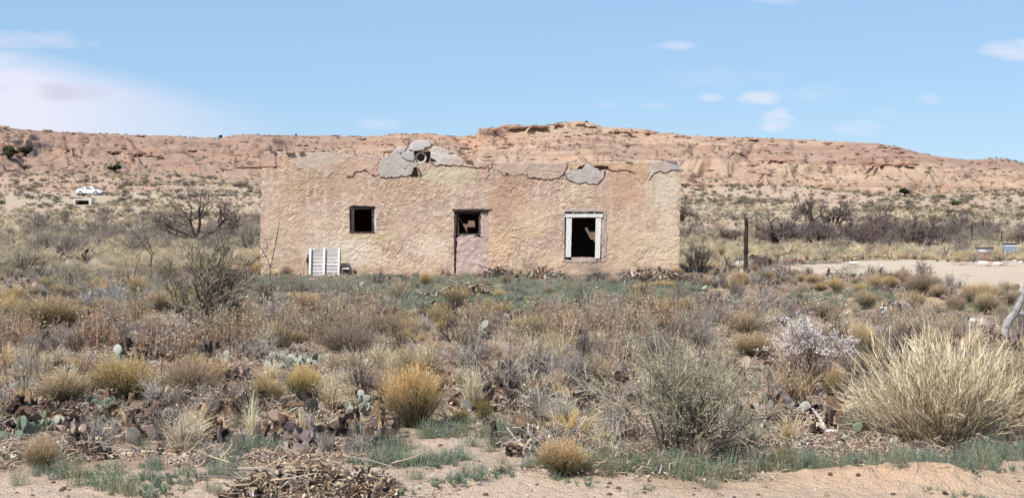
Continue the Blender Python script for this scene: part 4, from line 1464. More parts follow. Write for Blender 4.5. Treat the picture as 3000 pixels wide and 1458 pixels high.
TUFT_SAGE = [mk_tuft(556 + i, n=170, col=(.43, .385, .25), low=(.22, .17, .12), droop=.1, spread=.55, w=.016, heads=False) for i in range(2)]
WEEDS = [mk_weeds(560 + i) for i in range(3)] + [mk_weeds(565, col=(.38, .28, .20), head=(.50, .39, .28), white=.3)]
WEEDS_GREY = [mk_weeds(570 + i, n=22, col=(.38, .30, .22), head=(.42, .33, .24), white=.05, leafy=.2) for i in range(2)]
FORB = [mk_forb(580), mk_forb(581, col=(.22, .24, .16)), mk_feather(582), mk_feather(583, col=(.20, .25, .18)), mk_feather(586, col=(.29, .28, .19))]
LITTER = [mk_litter(590 + i) for i in range(4)]
DARKTWIG = [mk_branchy(606 + i, stems=16, L=.5, r=.014, levels=2, kids=(5, 4), angle=.8, bark=(.07, .052, .044), tip=(.13, .10, .085), wander=.25, lift=-.02, lean=1.25) for i in range(2)]
GREYTWIG = [mk_branchy(600 + i, stems=12, L=.5, r=.011, levels=2, kids=(5, 4), angle=.7, bark=(.24, .205, .18), tip=(.42, .37, .32), wander=.22, lift=.0, lean=1.1) for i in range(3)]
BUSHY = [mk_branchy(610 + i, stems=16, L=.55, r=.011, levels=2, kids=(5, 5), angle=.5, bark=(.14, .11, .09), tip=(.30, .26, .20), leaf=(.37, .325, .225), leafn=4, leafsize=.016, wander=.12, lean=.85) for i in range(3)]
BRUSHY = [mk_branchy(616 + i, stems=14, L=.55, r=.012, levels=2, kids=(5, 6), angle=.55, bark=(.10, .08, .072), tip=(.24, .20, .18), leaf=(.27, .235, .19), leafn=3, leafsize=.018, wander=.15, lean=.95) for i in range(3)]
MESQ = [mk_branchy(620 + i, stems=5, L=.42, r=.040, levels=4, kids=(4, 4, 4, 4), angle=.8, ratio=.66, bark=(.05, .038, .034), tip=(.17, .13, .12), wander=.22, lift=.02, lean=.8, basew=.03, rmin=.0035, t0=.35, taper=.62, rr=.7, name='mesquite') for i in range(3)]


def plant(px0, px1, top, base, protos, name, label, cat, group=None, zmul=1.0, depth=1.0, i=None, tilt=(0, 0)):
    Y = Yof(base)
    x = W((px0 + px1) / 2, base, Y).x
    s = (px1 - px0) * Y / F
    h = (base - top) * Y / F * zmul
    pr = random.choice(protos) if i is None else protos[i]
    if not isinstance(pr, list):
        pr = [(name, pr)]
    if name == 'round_bush':
        tilt = (random.uniform(-.12, .12), random.uniform(-.12, .12))
        return thing(name, pr, (x, Y, h1(x, Y) - .01), random.uniform(-.5, .5), (s * 1.04, s * random.uniform(.7, 1.1), h * 1.04), label, cat, group, tilt)
    return thing(name, pr, (x, Y, h1(x, Y) - .01), random.uniform(0, 6.28), (s, s, h), label, cat, group, tilt)


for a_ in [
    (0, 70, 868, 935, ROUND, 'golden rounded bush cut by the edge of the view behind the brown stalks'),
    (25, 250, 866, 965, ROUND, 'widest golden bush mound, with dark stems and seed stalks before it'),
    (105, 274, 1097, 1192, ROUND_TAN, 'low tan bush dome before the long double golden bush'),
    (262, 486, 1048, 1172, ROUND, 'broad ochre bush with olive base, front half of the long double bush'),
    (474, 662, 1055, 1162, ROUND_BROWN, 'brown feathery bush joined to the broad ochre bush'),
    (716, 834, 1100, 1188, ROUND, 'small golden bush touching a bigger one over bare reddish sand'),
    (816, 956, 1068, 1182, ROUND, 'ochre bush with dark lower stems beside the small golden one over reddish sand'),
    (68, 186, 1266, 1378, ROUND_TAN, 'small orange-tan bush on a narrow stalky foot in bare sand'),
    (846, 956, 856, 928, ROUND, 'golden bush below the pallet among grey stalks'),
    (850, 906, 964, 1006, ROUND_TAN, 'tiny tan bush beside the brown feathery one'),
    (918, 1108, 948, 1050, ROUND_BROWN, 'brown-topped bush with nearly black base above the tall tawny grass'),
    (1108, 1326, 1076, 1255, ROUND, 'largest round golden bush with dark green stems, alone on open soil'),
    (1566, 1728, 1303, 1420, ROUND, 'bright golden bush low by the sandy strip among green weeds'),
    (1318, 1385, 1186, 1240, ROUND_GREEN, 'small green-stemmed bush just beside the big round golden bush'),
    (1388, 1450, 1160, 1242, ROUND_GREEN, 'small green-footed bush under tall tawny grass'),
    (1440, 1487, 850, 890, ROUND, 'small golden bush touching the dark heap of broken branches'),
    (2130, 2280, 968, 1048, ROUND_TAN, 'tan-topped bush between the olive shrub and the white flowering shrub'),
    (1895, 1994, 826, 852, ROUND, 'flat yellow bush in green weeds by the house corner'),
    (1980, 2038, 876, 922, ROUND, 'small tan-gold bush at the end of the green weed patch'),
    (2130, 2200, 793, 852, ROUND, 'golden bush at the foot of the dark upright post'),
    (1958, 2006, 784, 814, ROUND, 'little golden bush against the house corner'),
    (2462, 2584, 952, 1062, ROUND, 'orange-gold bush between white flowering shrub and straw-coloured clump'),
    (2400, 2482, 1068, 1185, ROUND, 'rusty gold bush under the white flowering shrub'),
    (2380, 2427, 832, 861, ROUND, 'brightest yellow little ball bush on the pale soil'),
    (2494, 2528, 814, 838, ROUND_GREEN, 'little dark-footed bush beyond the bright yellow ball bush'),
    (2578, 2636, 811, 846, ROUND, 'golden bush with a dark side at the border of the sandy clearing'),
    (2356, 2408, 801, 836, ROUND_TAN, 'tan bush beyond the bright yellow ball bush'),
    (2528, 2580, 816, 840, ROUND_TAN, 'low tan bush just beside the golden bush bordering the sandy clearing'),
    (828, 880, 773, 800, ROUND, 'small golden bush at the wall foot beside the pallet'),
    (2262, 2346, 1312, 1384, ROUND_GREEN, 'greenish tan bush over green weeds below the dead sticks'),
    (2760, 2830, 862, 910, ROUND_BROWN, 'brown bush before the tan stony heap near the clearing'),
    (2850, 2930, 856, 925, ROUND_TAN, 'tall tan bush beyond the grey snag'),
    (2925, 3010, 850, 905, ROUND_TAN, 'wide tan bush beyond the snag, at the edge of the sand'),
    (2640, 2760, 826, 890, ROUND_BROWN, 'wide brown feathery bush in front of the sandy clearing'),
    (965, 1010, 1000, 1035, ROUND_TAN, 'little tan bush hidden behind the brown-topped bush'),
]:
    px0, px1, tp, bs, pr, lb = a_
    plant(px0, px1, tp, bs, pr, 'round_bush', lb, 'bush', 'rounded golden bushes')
    CLEARS.append(((px0 + px1) / 2, bs + 4, (px1 - px0) * .6, max(9, (bs - 663) * .075), 1))

for a_ in [
    (425, 650, 1150, 1330, TUFT_TALL, 'big pale tuft of long arching grass above the lying dry stalk'),
    (690, 790, 1105, 1315, TUFT_TALL, 'tall thin pale grass tuft between purple-brown cacti'),
    (1175, 1300, 982, 1095, TUFT_TALL, 'tawny tall grass behind the big round golden bush'),
    (1320, 1450, 1020, 1200, TUFT_TALL, 'tallest tawny grass stand just beside the big round golden bush'),
    (885, 1055, 1060, 1210, TUFT_TALL, 'tawny grass between the ochre bush and the big round golden bush'),
    (1490, 1620, 950, 1065, TUFT_TALL, 'pale tawny grass behind the dark cactus litter'),
    (985, 1085, 875, 955, TUFT_TALL, 'pale grass beside the grey leafless brush in the middle'),
    (10, 130, 1075, 1175, TUFT_GREY, 'grey-tan grass by the edge of the view before the brown stalks'),
    (2790, 2900, 815, 860, TUFT, 'low straw tuft on the sandy clearing'),
    (560, 680, 1270, 1350, TUFT_GREY, 'short grey grass at the foot of the big pale tuft'),
    (900, 1010, 1230, 1330, TUFT_GREY, 'grey grass under pale cactus pads beside the big round golden bush'),
    (1500, 1600, 1350, 1400, TUFT_GREY, 'short grey grass beside the bright golden bush'),
    (705, 800, 700, 780, TUFT_TALL, 'blond grass clump hugging the house corner'),
    (2460, 2560, 700, 752, TUFT, 'pale yellow grass clump behind the sandy clearing'),
    (2550, 2640, 705, 756, TUFT, 'pale straw clump below the row of bare trees'),
    (2640, 2720, 708, 755, TUFT, 'straw grass clump before the leaning bare trunks'),
    (2795, 2865, 724, 762, TUFT, 'yellowish grass clump beside the white tub'),
]:
    px0, px1, tp, bs, pr, lb = a_
    plant(px0, px1, tp, bs, pr, 'grass_tuft', lb, 'grass tuft', 'single tall tufts of dry grass')

# individual shrubs
P_OL = mk_branchy(640, stems=34, L=.55, r=.0065, levels=3, kids=(5, 4, 3), angle=.5, ratio=.66, wander=.15, lift=.03, lean=1.05, basew=.14, rmin=.0018,
                  bark=(.12, .095, .08), tip=(.36, .32, .22), leaf=(.47, .45, .29), leafn=5, leafsize=.0062, name='olive_shrub')
plant(1735, 2275, 955, 1362, [P_OL], 'olive_shrub', 'very large olive twiggy shrub with small leaves and dark tangled base', 'shrub')
P_ST = mk_branchy(641, stems=270, L=.6, r=.0030, levels=2, kids=(5, 4), angle=.30, ratio=.5, wander=.12, lift=.035, lean=1.25, basew=.20, rmin=.0015,
                  bark=(.30, .235, .15), tip=(.62, .52, .345), name='straw_shrub')
plant(2450, 3050, 975, 1300, [P_ST], 'straw_shrub', 'huge straw-coloured clump of stiff upright stems, biggest plant in view', 'shrub')
P_ST2 = mk_branchy(642, stems=60, L=.6, r=.008, levels=2, kids=(4, 3), angle=.3, ratio=.5, wander=.09, lift=.03, lean=1.0, basew=.15, rmin=.003, bark=(.25, .2, .13), tip=(.52, .43, .26), name='straw_shrub')
plant(2900, 3080, 960, 1240, [P_ST2], 'straw_shrub', 'pale stiff-stemmed shrub behind the huge straw clump at the edge of the view', 'shrub')
P_WH = mk_branchy(643, stems=22, L=.55, r=.008, levels=2, kids=(6, 5), angle=.5, ratio=.6, wander=.10, lean=.75, basew=.06, rmin=.0025,
                  bark=(.24, .15, .11), tip=(.40, .29, .23), leaf=(.55, .47, .42), leafn=4, leafsize=.008, blossoms=((.76, .69, .65), 8, .010), name='flowering_shrub')
plant(2235, 2500, 925, 1165, [P_WH], 'flowering_shrub', 'shrub covered in fluffy white blossoms', 'shrub')
P_DK = mk_branchy(644, stems=18, L=.6, r=.011, levels=3, kids=(4, 4, 4), angle=.55, ratio=.66, wander=.18, lift=.03, lean=.8, basew=.05, rmin=.003,
                  bark=(.095, .072, .062), tip=(.23, .185, .145), leaf=(.31, .275, .19), leafn=2, leafsize=.009, name='dark_shrub')
plant(410, 790, 672, 990, [P_DK], 'dark_shrub', 'tall dark wiry shrub with thick lower stems among brown stalks', 'shrub')
P_GR = mk_branchy(645, stems=26, L=.55, r=.009, levels=2, kids=(5, 5), angle=.8, ratio=.6, wander=.28, lift=.0, lean=1.25, basew=.2, rmin=.004, bark=(.22, .21, .215), tip=(.38, .37, .38), name='dead_brush')
plant(200, 400, 812, 905, [P_GR], 'dead_brush', 'pale bluish grey tangle of dead twigs beside the dark cactus patch', 'dead brush')
for a_ in [
    (1080, 1215, 835, 925, GREYTWIG, 'bare_shrub', 'grey leafless brush standing in the middle below the small window', 0),
    (1520, 1760, 1215, 1372, GREYTWIG, 'bare_shrub', 'low grey tangle of twigs spilling from the olive shrub toward the golden bush', 1),
    (1690, 1900, 1250, 1385, GREYTWIG, 'bare_shrub', 'dark grey tangle of twigs right under the olive shrub', 2),
    (2050, 2250, 1240, 1370, BRUSHY, 'bare_shrub', 'brown twig tangle with dry leaves under the olive shrub', 0),
    (2540, 2640, 925, 1012, GREYTWIG, 'bare_shrub', 'dark grey leafless bush before the black and white plastic heap', 1),
    (2665, 2745, 752, 824, BRUSHY, 'bare_shrub', 'thin bare pinkish bush alone on the sandy clearing', 1),
    (1985, 2110, 700, 805, BUSHY, 'leafy_shrub', 'grey-green shrub against the far corner of the house', 0),
    (45, 165, 640, 712, BRUSHY, 'leafy_shrub', 'first of two rounded dark grey shrubs below the parked car', 2),
    (215, 330, 638, 714, BRUSHY, 'leafy_shrub', 'second rounded dark grey shrub below the parked car, nearer the bare tree', 0),
    (-20, 160, 715, 800, BUSHY, 'leafy_shrub', 'grey-green shrub at the edge of the view above the cactus patch', 1),
    (690, 775, 640, 742, BUSHY, 'leafy_shrub', 'yellow-green shrub pressed against the house corner', 2),
    (420, 560, 745, 840, BUSHY, 'leafy_shrub', 'grey-olive shrub in front of the bare tree', 0),
    (600, 700, 690, 770, BUSHY, 'leafy_shrub', 'soft olive shrub between the bare tree and the house', 1),
    (2120, 2260, 905, 960, BUSHY, 'leafy_shrub', 'low grey-green bush behind the tan-topped bush', 2),
    (2240, 2400, 880, 935, GREYTWIG, 'bare_shrub', 'grey brushwood behind the white flowering shrub', 0),
    (2090, 2200, 855, 905, GREYTWIG, 'bare_shrub', 'dark low brush before the upright post', 2),
    (1805, 1850, 800, 838, BRUSHY, 'bare_shrub', 'small reddish grey bush at the wall foot below the large window', 1),
    (2400, 2500, 700, 735, BUSHY, 'leafy_shrub', 'grey-green shrub before the thick bare trees', 0),
    (2895, 2960, 735, 772, BUSHY, 'leafy_shrub', 'olive shrub between the white tub and the blue-grey box', 1),
    (2760, 2840, 716, 752, BUSHY, 'leafy_shrub', 'pale green shrub beyond the clearing near the white tub', 2),
    (1955, 2040, 640, 700, MESQ, 'mesquite_tree', 'dark bare tree showing past the far corner of the house', 0),
    (1000, 1110, 1220, 1345, GREYTWIG, 'bare_shrub', 'grey tangle with purple pads beside the big round golden bush', 2),
    (230, 380, 1200, 1300, GREYTWIG, 'bare_shrub', 'grey twigs over the pale curved stalks', 0),
    (520, 640, 1300, 1365, GREYTWIG, 'bare_shrub', 'white-grey twigs at the foot of the big pale tuft', 1),
    (1640, 1780, 1010, 1110, BUSHY, 'leafy_shrub', 'olive bush tip behind the very large olive shrub', 1),
    (150, 300, 770, 845, BUSHY, 'leafy_shrub', 'dull olive shrub over the dark cactus patch', 2),
]:
    px0, px1, tp, bs, pr, nm, lb, ii = a_
    plant(px0, px1, tp, bs, pr, nm, lb, 'tree' if 'tree' in nm else 'shrub', None, i=ii)

# the bare tree beyond the house and the row of bare trees by the fence
P_T1 = mk_branchy(650, stems=7, L=2.0, r=.10, levels=4, kids=(5, 5, 4, 4), angle=.75, ratio=.64, wander=.24, lift=.02, lean=1.0, basew=.22, rmin=.006, taper=.6, rr=.66, t0=.4,
                  bark=(.045, .034, .031), tip=(.13, .10, .092), normalise=False, name='mesquite',
                  dirs=[(.05, 0, 1, 1.25), (-.5, .1, 1, 1.15), (-1.1, -.1, .8, 1.2), (-1.6, .3, .75, 1.15), (.7, -.2, 1, 1.1), (1.5, .2, .62, 1.25), (1.0, .6, .8, 1.0)])
p = W(578, 722, 112)
thing('mesquite_tree', P_T1, (p.x, 112, h1(p.x, 112) + .25), 0, (1.4, 1.0, 1.0), 'wide dark leafless tree with forked trunk standing alone by the house', 'tree')
for k, (px0, px1, tp, bs, lb) in enumerate([
    (2322, 2440, 622, 700, 'dark dense bare tree at the house end of the row beyond the clearing'),
    (2385, 2500, 622, 702, 'bare tree with a thick black trunk beside the fence'),
    (2515, 2650, 590, 720, 'tallest open-crowned bare tree in the row beyond the clearing'),
    (2620, 2735, 622, 728, 'spreading bare tree next to the tallest one in the row'),
    (2645, 2765, 632, 742, 'nearer bare tree with a leaning trunk in the row'),
    (2720, 2860, 640, 722, 'low dark purple bare tree at the far end of the row'),
]):
    plant(px0, px1, tp, bs, MESQ, 'mesquite_tree', lb, 'tree', 'row of bare trees beyond the sandy clearing', i=k % 3)

JUN = [mk_crown(660), mk_crown(661)]
P_OLV = [mk_crown(662, leaf=(.13, .125, .065), size=.05)]


def far_tree(px, base, w, h, Y, pr, name, label, cat='tree'):
    x = (px - 1500) / F * Y
    thing(name, pr, (x, Y, h1(x, Y) - .1), random.uniform(0, 6), (w * Y / F, w * Y / F, h * Y / F), label, cat)


def hillY(px, py, y0=190, y1=520):
    """distance at which the land seen in this column reaches the given photo row"""
    Y = np.arange(y0, y1, 1.0)
    z = H((px - 1500) / F * Y, Y)
    row = HZ - (z - EYE) / Y * F
    i = np.flatnonzero(row <= py)
    return float(Y[i[0]]) if len(i) else float(Y[np.argmin(row)])


for (px, base, w, h, pr, nm, lb) in [
    (336, 506, 48, 26, JUN[0], 'juniper_tree', 'round dark green juniper on the slope above the parked car'),
    (28, 470, 62, 42, P_OLV[0], 'juniper_tree', 'olive green juniper at the edge of the view under the ridge'),
    (76, 458, 60, 30, JUN[1], 'juniper_tree', 'brighter green juniper beside the olive one under the ridge'),
    (648, 405, 14, 12, JUN[0], 'juniper_tree', 'tiny blue-dark juniper standing on the skyline above the bare tree'),
    (868, 398, 11, 6, JUN[1], 'juniper_tree', 'tiniest dark bush on the skyline above the house corner'),
    (2650, 575, 36, 28, JUN[0], 'juniper_tree', 'round dark juniper on the slope above the row of bare trees'),
    (2378, 554, 22, 11, JUN[1], 'juniper_tree', 'small dark juniper beneath the banded cliffs'),
    (2800, 602, 50, 16, P_OLV[0], 'juniper_tree', 'low spreading green juniper lower on the slope'),
    (2535, 612, 30, 12, P_OLV[0], 'juniper_tree', 'low olive bush just above the tallest bare tree'),
]:
    far_tree(px, base, w, h, hillY(px, base), pr, nm, lb)
for (px, base, w, h, lb) in [(2330, 585, 40, 24, 'purplish bare bush below the banded cliffs'), (2590, 618, 60, 22, 'wide purplish bare brush above the tallest bare tree'),
                             (2010, 590, 60, 24, 'grey brush patch on the slope beside the house corner'), (370, 545, 90, 20, 'long grey thicket on the slope below the round juniper'),
                             (700, 548, 90, 22, 'dark grey thicket climbing the slope beside the house'), (540, 545, 50, 18, 'grey thicket on the slope above the bare tree')]:
    Y = hillY(px, base)
    far_tree(px, base, w, h, Y, BRUSHY[1], 'thicket', lb, 'thicket')

# ------------------------------------------------------------------ prickly pears
for a_ in [
    (-5, 72, 1222, 1292, 'green', 'large blue-green prickly pear pad cluster at the edge of the view', 55, 6),
    (28, 88, 1185, 1232, 'green', 'dark green prickly pear above the large blue-green one', 32),
    (92, 150, 1205, 1262, 'grey+green', 'pale grey-green prickly pear behind the small orange-tan bush', 30),
    (300, 380, 1158, 1205, 'green', 'green prickly pear in front of the broad ochre bush', 26),
    (448, 492, 1165, 1205, 'grey', 'pale spotted prickly pear beside the brown feathery bush', 26, 5),
    (328, 372, 1018, 1062, 'grey', 'whitish spiny pad poking up among brown stalks', 34, 4),
    (622, 668, 1020, 1070, 'grey', 'whitish pad beside the burnt black cactus', 30, 4),
    (580, 648, 1005, 1062, 'dark', 'burnt black cactus stump above the brown feathery bush', 28),
    (370, 470, 1020, 1060, 'dark+brown', 'dark withered pads behind the broad ochre bush', 26),
    (655, 735, 1070, 1120, 'dark+brown', 'blackened pads at the edge of the reddish sand', 26),
    (770, 900, 1030, 1085, 'grey', 'row of whitish green pads above the ochre bush', 28),
    (900, 970, 1030, 1080, 'grey', 'whitish pads beneath the brown-topped bush', 28),
    (1020, 1105, 1140, 1225, 'grey', 'pale green pads beside the big round golden bush', 32),
    (1020, 1120, 1225, 1320, 'purple+dark', 'dark purple withered pads at the foot of pale cactus', 34),
    (785, 960, 1200, 1320, 'purple', 'big purple-brown prickly pear mass with ribbed dying pads', 44, 30),
    (640, 800, 1215, 1320, 'purple+brown', 'purplish dead pads behind the tall thin grass tuft', 34, 22),
    (180, 330, 1215, 1290, 'purple+dark', 'purple-brown pads under the pale curved stalks', 32, 22),
    (200, 330, 1285, 1338, 'dark+brown', 'black shaded pads under the lying dry stalk', 28, 20),
    (1360, 1480, 925, 1010, 'grey', 'pale grey-green prickly pear in the middle before the green weeds', 32, 22),
    (1460, 1560, 905, 955, 'dark+brown', 'dark dead pads at the border of the green weeds', 28),
    (1590, 1650, 925, 962, 'dark', 'black charred pads in the green weeds below the large window', 26),
    (1430, 1480, 1055, 1105, 'green', 'green pad half hidden in tawny grass', 32, 5),
    (1480, 1560, 1060, 1140, 'purple+dark', 'purple-brown pads behind the tawny grass stand', 32),
    (1440, 1560, 1130, 1190, 'dark', 'black withered pads on the dark litter heap', 30, 22),
    (1180, 1330, 990, 1060, 'purple+grey', 'greyish purple pads above the tall tawny grass', 28, 20),
    (2462, 2518, 1232, 1292, 'green', 'round dark green pad at the end of the dead sticks', 46, 5),
    (2400, 2475, 1180, 1260, 'brown', 'brown withered pads beside the round green pad', 38),
    (1470, 1530, 1275, 1340, 'purple', 'violet pads at the tip of the brown wood chunk', 40, 7),
    (2370, 2560, 780, 830, 'grey+purple', 'long grey-purple cactus row at the border of the sandy clearing', 18, 34),
    (130, 290, 722, 770, 'dark+brown', 'dark brown cactus patch, upper one below the grey shrubs', 20, 34),
    (90, 300, 775, 840, 'dark+brown', 'widest dark cactus patch, lower one beside the grey tangle', 20, 34),
    (420, 480, 765, 800, 'dark+brown', 'reddish dark cactus beside the tall thin stem', 18),
    (640, 730, 905, 950, 'grey+brown', 'greyish pads right of the wiry dark shrub foot', 22),
    (1565, 1650, 785, 822, 'brown', 'withered cactus with one pad sticking up at the wall foot', 17, 20),
    (1655, 1760, 788, 828, 'brown+dark', 'brown cactus heap under the large window', 17, 26),
    (1850, 1960, 788, 828, 'brown+dark', 'brown cactus heap at the wall foot near the house end', 17, 30),
    (2660, 2700, 800, 824, 'dark', 'small dark cactus at the foot of the bare pinkish bush', 16),
    (2180, 2260, 1195, 1260, 'brown+dark', 'dark brown pads under the dead grey branch', 32),
    (2060, 2100, 820, 850, 'brown+dark', 'dark cactus between house corner and golden bush', 16),
    (2720, 2850, 915, 960, 'purple+brown', 'pinkish brown pads behind the straw-coloured clump', 24, 22),
]:
    a_ = list(a_)
    cactus(*a_[:6], **({'pad_px': a_[6]} if len(a_) > 6 else {}), **({'n': a_[7]} if len(a_) > 7 else {}))

# ------------------------------------------------------------------ car, culvert, fence and other made things
def car():
    Yc = 250.0
    p = W(264, 581, Yc)
    root = link('parked_car', None, None, (p.x, Yc, h1(p.x, Yc - 1.5) + .12), (0, 0, R(-7)))
    tag(root, 'white sedan parked side-on on the far slope', 'car')
    WH = (.80, .82, .84); GL = (.02, .025, .03); BK = (.02, .02, .022)
    # cross sections along x (nose toward +x): x, z bottom, z belt, z top, half width, half width at the top
    S = [(-2.36, .45, .82, .86, .62, .58), (-2.25, .28, .92, 1.00, .80, .70), (-1.95, .24, .96, 1.08, .88, .68), (-1.5, .24, .97, 1.16, .90, .64), (-1.0, .24, .97, 1.37, .91, .60), (-.4, .24, .96, 1.45, .91, .60),
         (.2, .24, .95, 1.44, .91, .60), (.7, .24, .94, 1.26, .91, .62), (1.1, .24, .92, 1.02, .90, .68), (1.6, .24, .84, .88, .88, .70), (2.1, .26, .72, .78, .80, .66), (2.38, .36, .58, .64, .60, .50)]
    g = Geo(); ring = []
    for x, zb, zl, zt, w_, wt in S:
        ring.append([(x, -w_ * .92, zb), (x, -w_, zb + .15), (x, -w_, zl - .08), (x, -w_ * .96, zl), (x, -wt, zt - .03), (x, -wt * .6, zt), (x, wt * .6, zt), (x, wt, zt - .03), (x, w_ * .96, zl), (x, w_, zl - .08), (x, w_, zb + .15), (x, w_ * .92, zb)])
    n = 12; V = np.array(ring).reshape(-1, 3); q = []
    for i in range(len(S) - 1):
        for j in range(n):
            a, b = i * n + j, i * n + (j + 1) % n
            q.append([a, b, b + n, a + n])
    tr = [[0, j + 1, j] for j in range(1, n - 1)] + [[(len(S) - 1) * n, (len(S) - 1) * n + j, (len(S) - 1) * n + j + 1] for j in range(1, n - 1)]
    g.add(V, quads=q, tris=tr, col=WH)
    link('body', g.mesh('body', M_PLAIN, True), root)
    for side in (-1, 1):
        g = Geo()
        w = [(-1.35, .99), (-.95, 1.30), (-.35, 1.385), (.15, 1.375), (.62, 1.20), (.95, .975)]
        lo = [(-1.35, .97), (-.95, .985), (-.35, .985), (.15, .98), (.62, .97), (.95, .96)]
        def yy(x, z):
            i = np.searchsorted([s[0] for s in S], x) - 1
            a_, b_ = S[i], S[i + 1]; f_ = (x - a_[0]) / (b_[0] - a_[0])
            zl, zt, w_, wt = [a_[k] * (1 - f_) + b_[k] * f_ for k in (2, 3, 4, 5)]
            t_ = np.clip((z - zl) / max(zt - .03 - zl, .01), 0, 1)
            return (w_ * .96 * (1 - t_) + wt * t_ + .012) * side
        V = [(x, yy(x, z), z) for x, z in w] + [(x, yy(x, z), z) for x, z in lo]
        g.add(V, quads=[[i, i + 1, i + 7, i + 6] for i in range(5)], col=GL)
        link('side_window', g.mesh('side_window', M_PLAIN), root)
        for x in (-1.42, 1.45):
            g = Geo()
            an = np.linspace(0, 2 * math.pi, 19)[:-1]
            for r0, r1_, d0, d1_, c in ((.335, .335, .72, .94, BK), (.335, .20, .94, .945, BK), (.21, .0, .95, .93, (.42, .42, .44))):
                V = [(x + r0 * math.cos(a), side * d0, .335 + r0 * math.sin(a)) for a in an] + [(x + r1_ * math.cos(a), side * d1_, .335 + r1_ * math.sin(a)) for a in an]
                g.add(V, quads=[[i, (i + 1) % 18, (i + 1) % 18 + 18, i + 18] for i in range(18)], col=c)
            link('wheel', g.mesh('wheel', M_PLAIN), root)
            g = Geo()
            V = [(x + .40 * math.cos(a), side * .925, .36 + .40 * math.sin(a)) for a in np.linspace(-.15, math.pi + .15, 12)] + [(x, side * .925, .36)]
            g.add(V, tris=[[12, i, i + 1] for i in range(11)], col=BK)
            link('wheel_arch', g.mesh('wheel_arch', M_PLAIN), root)
        g = Geo(); g.box((2.18, side * .60, .66), (.22, .22, .10), (.55, .58, .6)); link('headlight', g.mesh('headlight', M_PLAIN), root)
        g = Geo(); g.box((-2.28, side * .62, .86), (.14, .24, .12), (.30, .03, .02)); link('tail_light', g.mesh('tail_light', M_PLAIN), root)
        g = Geo(); g.box((.72, side * .98, 1.0), (.14, .18, .11), WH); link('wing_mirror', g.mesh('wing_mirror', M_PLAIN), root)
        g = Geo(); g.box((-.05, side * .914, .27), (2.1, .03, .08), (.05, .05, .05)); link('door_sill', g.mesh('door_sill', M_PLAIN), root)
        g = Geo(); g.box((1.02, side * .915, .80), (.04, .02, .18), (.2, .2, .2)); link('fender_vent', g.mesh('fender_vent', M_PLAIN), root)
    g = Geo(); g.add([(.80, -.58, 1.235), (.80, .58, 1.235), (1.12, .66, 1.035), (1.12, -.66, 1.035)], quads=[[0, 1, 2, 3]], col=GL)
    link('windscreen', g.mesh('windscreen', M_PLAIN), root)
    g = Geo(); g.box((2.30, 0, .42), (.20, 1.2, .16), BK); link('grille', g.mesh('grille', M_PLAIN), root)


car()


def culvert():
    Yc = 222.0
    p = W(246, 603, Yc); z = h1(p.x, Yc)
    root = link('culvert', None, None, (p.x, Yc, z))
    tag(root, 'low concrete culvert with a dark opening under the roadside below the car', 'culvert')
    for n_, c, s, col in (('deck', (0, 0, .75), (2.1, 1.8, .22), (.56, .51, .46)), ('abutment', (-1.25, 0, .35), (.4, 1.8, 1.1), (.55, .48, .42)), ('abutment', (1.25, 0, .35), (.4, 1.8, 1.1), (.60, .54, .48)),
                          ('shade_panel', (0, .8, .3), (2.1, .2, .7), (.05, .04, .03))):  # near-black panel painted as the shade inside the opening
        g = Geo(); g.box(c, s, col, jit=.03); link(n_, g.mesh(n_, M_ROCK), root)


culvert()


def fence():
    root = link('wire_fence', None, None, (0, 0, 0))
    tag(root, 'old wire fence on thin leaning dark posts before the row of bare trees', 'fence')
    pts = []
    me = None
    for i, (px, py) in enumerate([(2215, 706), (2300, 702), (2387, 700), (2425, 702), (2441, 703), (2463, 706), (2477, 708), (2521, 714), (2536, 716), (2554, 718), (2571, 722), (2588, 724), (2628, 726), (2651, 726), (2700, 728), (2760, 726), (2848, 726), (2935, 728), (3030, 730)]):
        Y = 1.25 * Yof(max(py, 716)) * .8 if False else np.interp(px, [2200, 2450, 2650, 3050], [122, 118, 104, 100])
        p = W(px, py, Y)
        z = h1(p.x, Y)
        h = random.uniform(1.15, 1.5) * (1.2 if i in (3, 16) else 1)
        g = Geo(); g.tubes(np.array([[[0, 0, -.2], [random.uniform(-.03, .03), 0, h * .5], [random.uniform(-.07, .07), 0, h]]]), random.choice([.045, .055, .07]), (.06, .045, .04), 6)
        link('fence_post', g.mesh('fence_post', M_WOOD), root, (p.x, Y, z))
        pts.append((p.x, Y, z))
    for hh in (.45, .8, 1.1):
        g = Geo(); g.tubes(np.array([[(x, y, z + hh) for x, y, z in pts]]), .006, (.12, .09, .08), 3)
        link('wire', g.mesh('wire', M_PLAIN), root)


fence()


